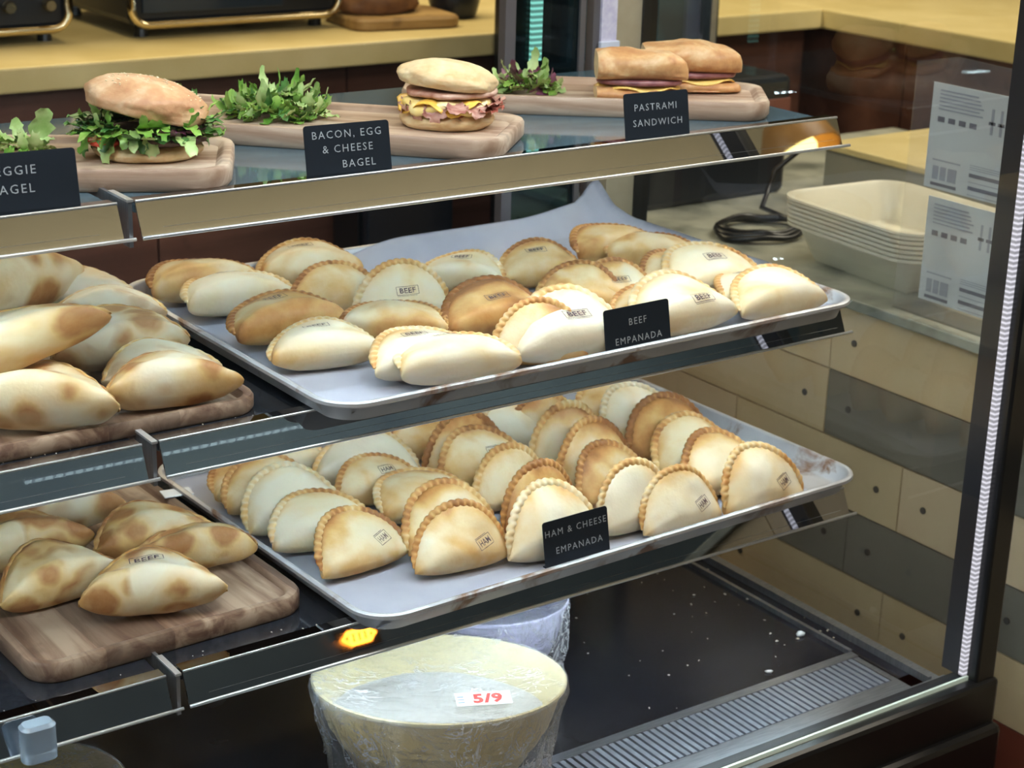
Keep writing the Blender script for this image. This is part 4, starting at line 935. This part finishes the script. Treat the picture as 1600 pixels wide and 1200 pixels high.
# ------------------------------------------------------------------ bowls on the deck
def bowl(x, y, rx, ry, h, yaw, mt, label, fill=True, lab=False, seed=1):
    t = empty('mixing_bowl', label, 'bowl', (x, y, DECK+.0006), yaw, 'wrapped bowls on the case floor')
    prof = [(.50, .0), (.56, .002), (.70, h*.25), (.78, h*.42), (.80, h*.43), (.86, h*.58), (.875, h*.585), (.885, h*.66), (.90, h*.665), (.965, h-.007), (.985, h-.006), (1.0, h-.004), (1.0, h-.001), (.985, h), (.955, h-.003), (.84, h*.62), (.68, h*.28), (.5, .006)]
    bw = lathe([(r*rx, z) for r, z in prof], 72, 1, ry/rx, True, True); bw.faces.ensure_lookup_table()
    for f in bw.faces[:72*10]: f.material_index = 1
    obj('bowl', bw, [mt, 'bowlout' if mt == 'bowl' else 'lilac'], t, smooth=40)
    if fill:
        bm = bmesh.new(); rs = []
        for f in (.01, .3, .55, .75, .87):
            rs.append([(rx*f*cos(2*pi*i/48), ry*f*sin(2*pi*i/48), h*.66+.003*noise.noise(Vector((f*3+seed, cos(2*pi*i/48)*2, sin(2*pi*i/48)*2)))) for i in range(48)])
        rings(bm, rs, True, True, False); obj('filling', bm, 'cream' if mt == 'bowl' else 'lilac', t, smooth=True)
    wb = bmesh.new(); rs = []; n = 96; rn = random.Random(seed)
    for f, z, wv in ((.01, h-.010, .0), (.3, h-.009, .0015), (.6, h-.006, .002), (.85, h-.001, .0015), (.97, h+.0015, .0006), (1.008, h+.0005, .0004), (1.02, h-.012, .002), (.985, h*.74, .006), (.93, h*.5, .009), (.90, h*.32, .011), (.90, h*.2, .012)):
        r = []
        for i in range(n):
            a = 2*pi*i/n; k = noise.noise(Vector((cos(a)*5+seed, sin(a)*5, f*9)))*wv+noise.noise(Vector((cos(a)*14+seed, sin(a)*14, f*5)))*wv*.7
            r.append(((rx*f+k)*cos(a), (ry*f+k)*sin(a), z+(noise.noise(Vector((cos(a)*f*6, sin(a)*f*6, seed)))*wv*.8 if f < 1 else k*.3)))
        rs.append(r)
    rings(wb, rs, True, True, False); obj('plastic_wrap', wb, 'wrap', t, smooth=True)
    return t
yb = radians(-33)
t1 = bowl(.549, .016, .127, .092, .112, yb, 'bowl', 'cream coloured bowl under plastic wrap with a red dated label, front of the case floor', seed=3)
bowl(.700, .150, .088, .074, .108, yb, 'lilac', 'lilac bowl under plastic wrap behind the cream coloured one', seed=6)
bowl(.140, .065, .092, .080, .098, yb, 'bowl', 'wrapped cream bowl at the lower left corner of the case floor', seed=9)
ls = obj('date_label', B(-.027, .027, -.0115, .0115, 0, .0005), 'label', t1, loc=(.043, -.0467, .1140), rot=(radians(3), 0, radians(8)))
hb_ = bmesh.new(); b2 = bmesh.new(); b2.from_mesh(text_mesh('5/9', .021, bold=.0010, spacing=1.1)); b2.transform(Matrix.Translation((.004, -.001, .0009)) @ Matrix.Shear('XY', 4, (0, 0)) if False else Matrix.Translation((.004, -.001, .0009))); join(hb_, b2)
w_ = obj('handwriting', hb_, 'red', ls); w_['label'] = 'red handwritten date'
pb_ = bmesh.new(); box(pb_, -.0255, -.019, .004, .0055, .0005, .0008); box(pb_, -.0255, -.019, -.001, .0, .0005, .0008); box(pb_, -.0255, -.019, -.006, -.0045, .0005, .0008); obj('printed_lines', pb_, 'blue', ls)

# clear plastic clip on the bottom left lip
cl = loft(.03, .02, .008, [(0, 0), (0, .030), (.003, .033)], n=6)
tag(obj('plastic_clip', cl, [M('clear_blue_plastic', (.55, .68, .82), .12, 0, Transmission_Weight=.6)], None, smooth=40, loc=(.113, Y3-LD-.0236, Z3-.030)), 'pale blue plastic clip on the bottom left shelf lip at the frame edge', 'clip')

# ------------------------------------------------------------------ crumbs and lamps seen in reflections
cr = bmesh.new(); rn = random.Random(12)
def crumb(x, y, z, s):
    b2 = bmesh.new(); bmesh.ops.create_icosphere(b2, subdivisions=1, radius=1)
    for v in b2.verts: v.co *= 1+rn.uniform(-.35, .35)
    join(cr, b2, Matrix.Translation((x, y, z+s*.4)) @ Matrix.Rotation(rn.uniform(0, 3), 4, 'Z') @ Matrix.Diagonal((s*rn.uniform(.8, 1.6), s*.7, s*.5, 1)))
for k in range(42): crumb(rn.uniform(.6, 1.11), rn.uniform(-.01, .42)*1, DECK, rn.uniform(.0005, .0013))
for k in range(26): crumb(rn.uniform(1.0, 1.12), rn.uniform(.0, .3), DECK+.001, rn.uniform(.0008, .002))
o = obj('bread_crumbs', cr, [speck('crumb_pale', (.6, .52, .4), (.8, .74, .62), 300, .7)]); tag(o, 'scattered pale crumbs on the black case floor', 'crumbs', None, 'stuff')
cr = bmesh.new()
for (yy, zz) in ((Y2, S2Z), (Y3, S3Z)):
    for k in range(40): crumb(rn.uniform(.0, .5), yy+rn.uniform(.002, .03), zz, rn.uniform(.0005, .0011))
o = obj('bread_crumbs', cr, [bpy.data.materials['crumb_pale']]); tag(o, 'tiny crumbs along the front edges of the middle and bottom shelves', 'crumbs', None, 'stuff')
for i, (x, y, s, lab) in enumerate(((1.0802, .0461, .0068, 'largest white crumb on the black case floor towards the right side'), (.985, -.0057+.004, .0042, 'small white flake beside the vent grille'))):
    cr = bmesh.new(); crumb(0, 0, 0, s); tag(obj('bread_flake', cr, 'label', None, smooth=True, loc=(x, y, DECK)), lab, 'crumb')

# ------------------------------------------------------------------ lamps on the customer side, mirrored in the shelf lips
t = empty('pendant_lamp', 'warm glowing pendant lamp on the customer side, seen mirrored in the top shelf lip', 'lamp', (1.976, -.80, 1.244))
obj('bulb', lathe([(.004, -.045), (.022, -.040), (.034, -.015), (.030, .015), (.014, .035), (.008, .04)], 24, cap0=True, cap1=True), emit('warm_bulb', (1, .72, .22), 9), t, smooth=True)
obj('shade', lathe([(.075, -.03), (.068, .01), (.045, .05), (.012, .065), (.010, .065), (.043, .047), (.066, .008), (.073, -.03)], 32), [speck('amber_shade', (.45, .22, .06), (.6, .32, .1), 20, .4)], t, smooth=True)
obj('cord', lathe([(.003, .06), (.003, CEIL-1.244)], 8, cap0=True, cap1=True), 'black', t)
t = empty('orange_neon_sign', 'small orange glowing lozenge sign on the customer side wall, mirrored in the bottom shelf lip', 'sign', (1.752, -2.49, 1.063))
b = bmesh.new(); pts = [(-.048, 0, 0), (-.028, 0, .016), (.028, 0, .016), (.048, 0, 0), (.028, 0, -.016), (-.028, 0, -.016)]; tube(b, pts, .004, 8, True)
for k in range(4): tube(b, [(-.026+k*.017, 0, -.009), (-.022+k*.017, 0, .009)], .0045, 8)
obj('neon_tube', b, emit('orange_neon', (1, .26, .02), 26), t, smooth=True)
obj('back_plate', B(-.06, .06, -.010, -.005, -.03, .03), 'black', t)
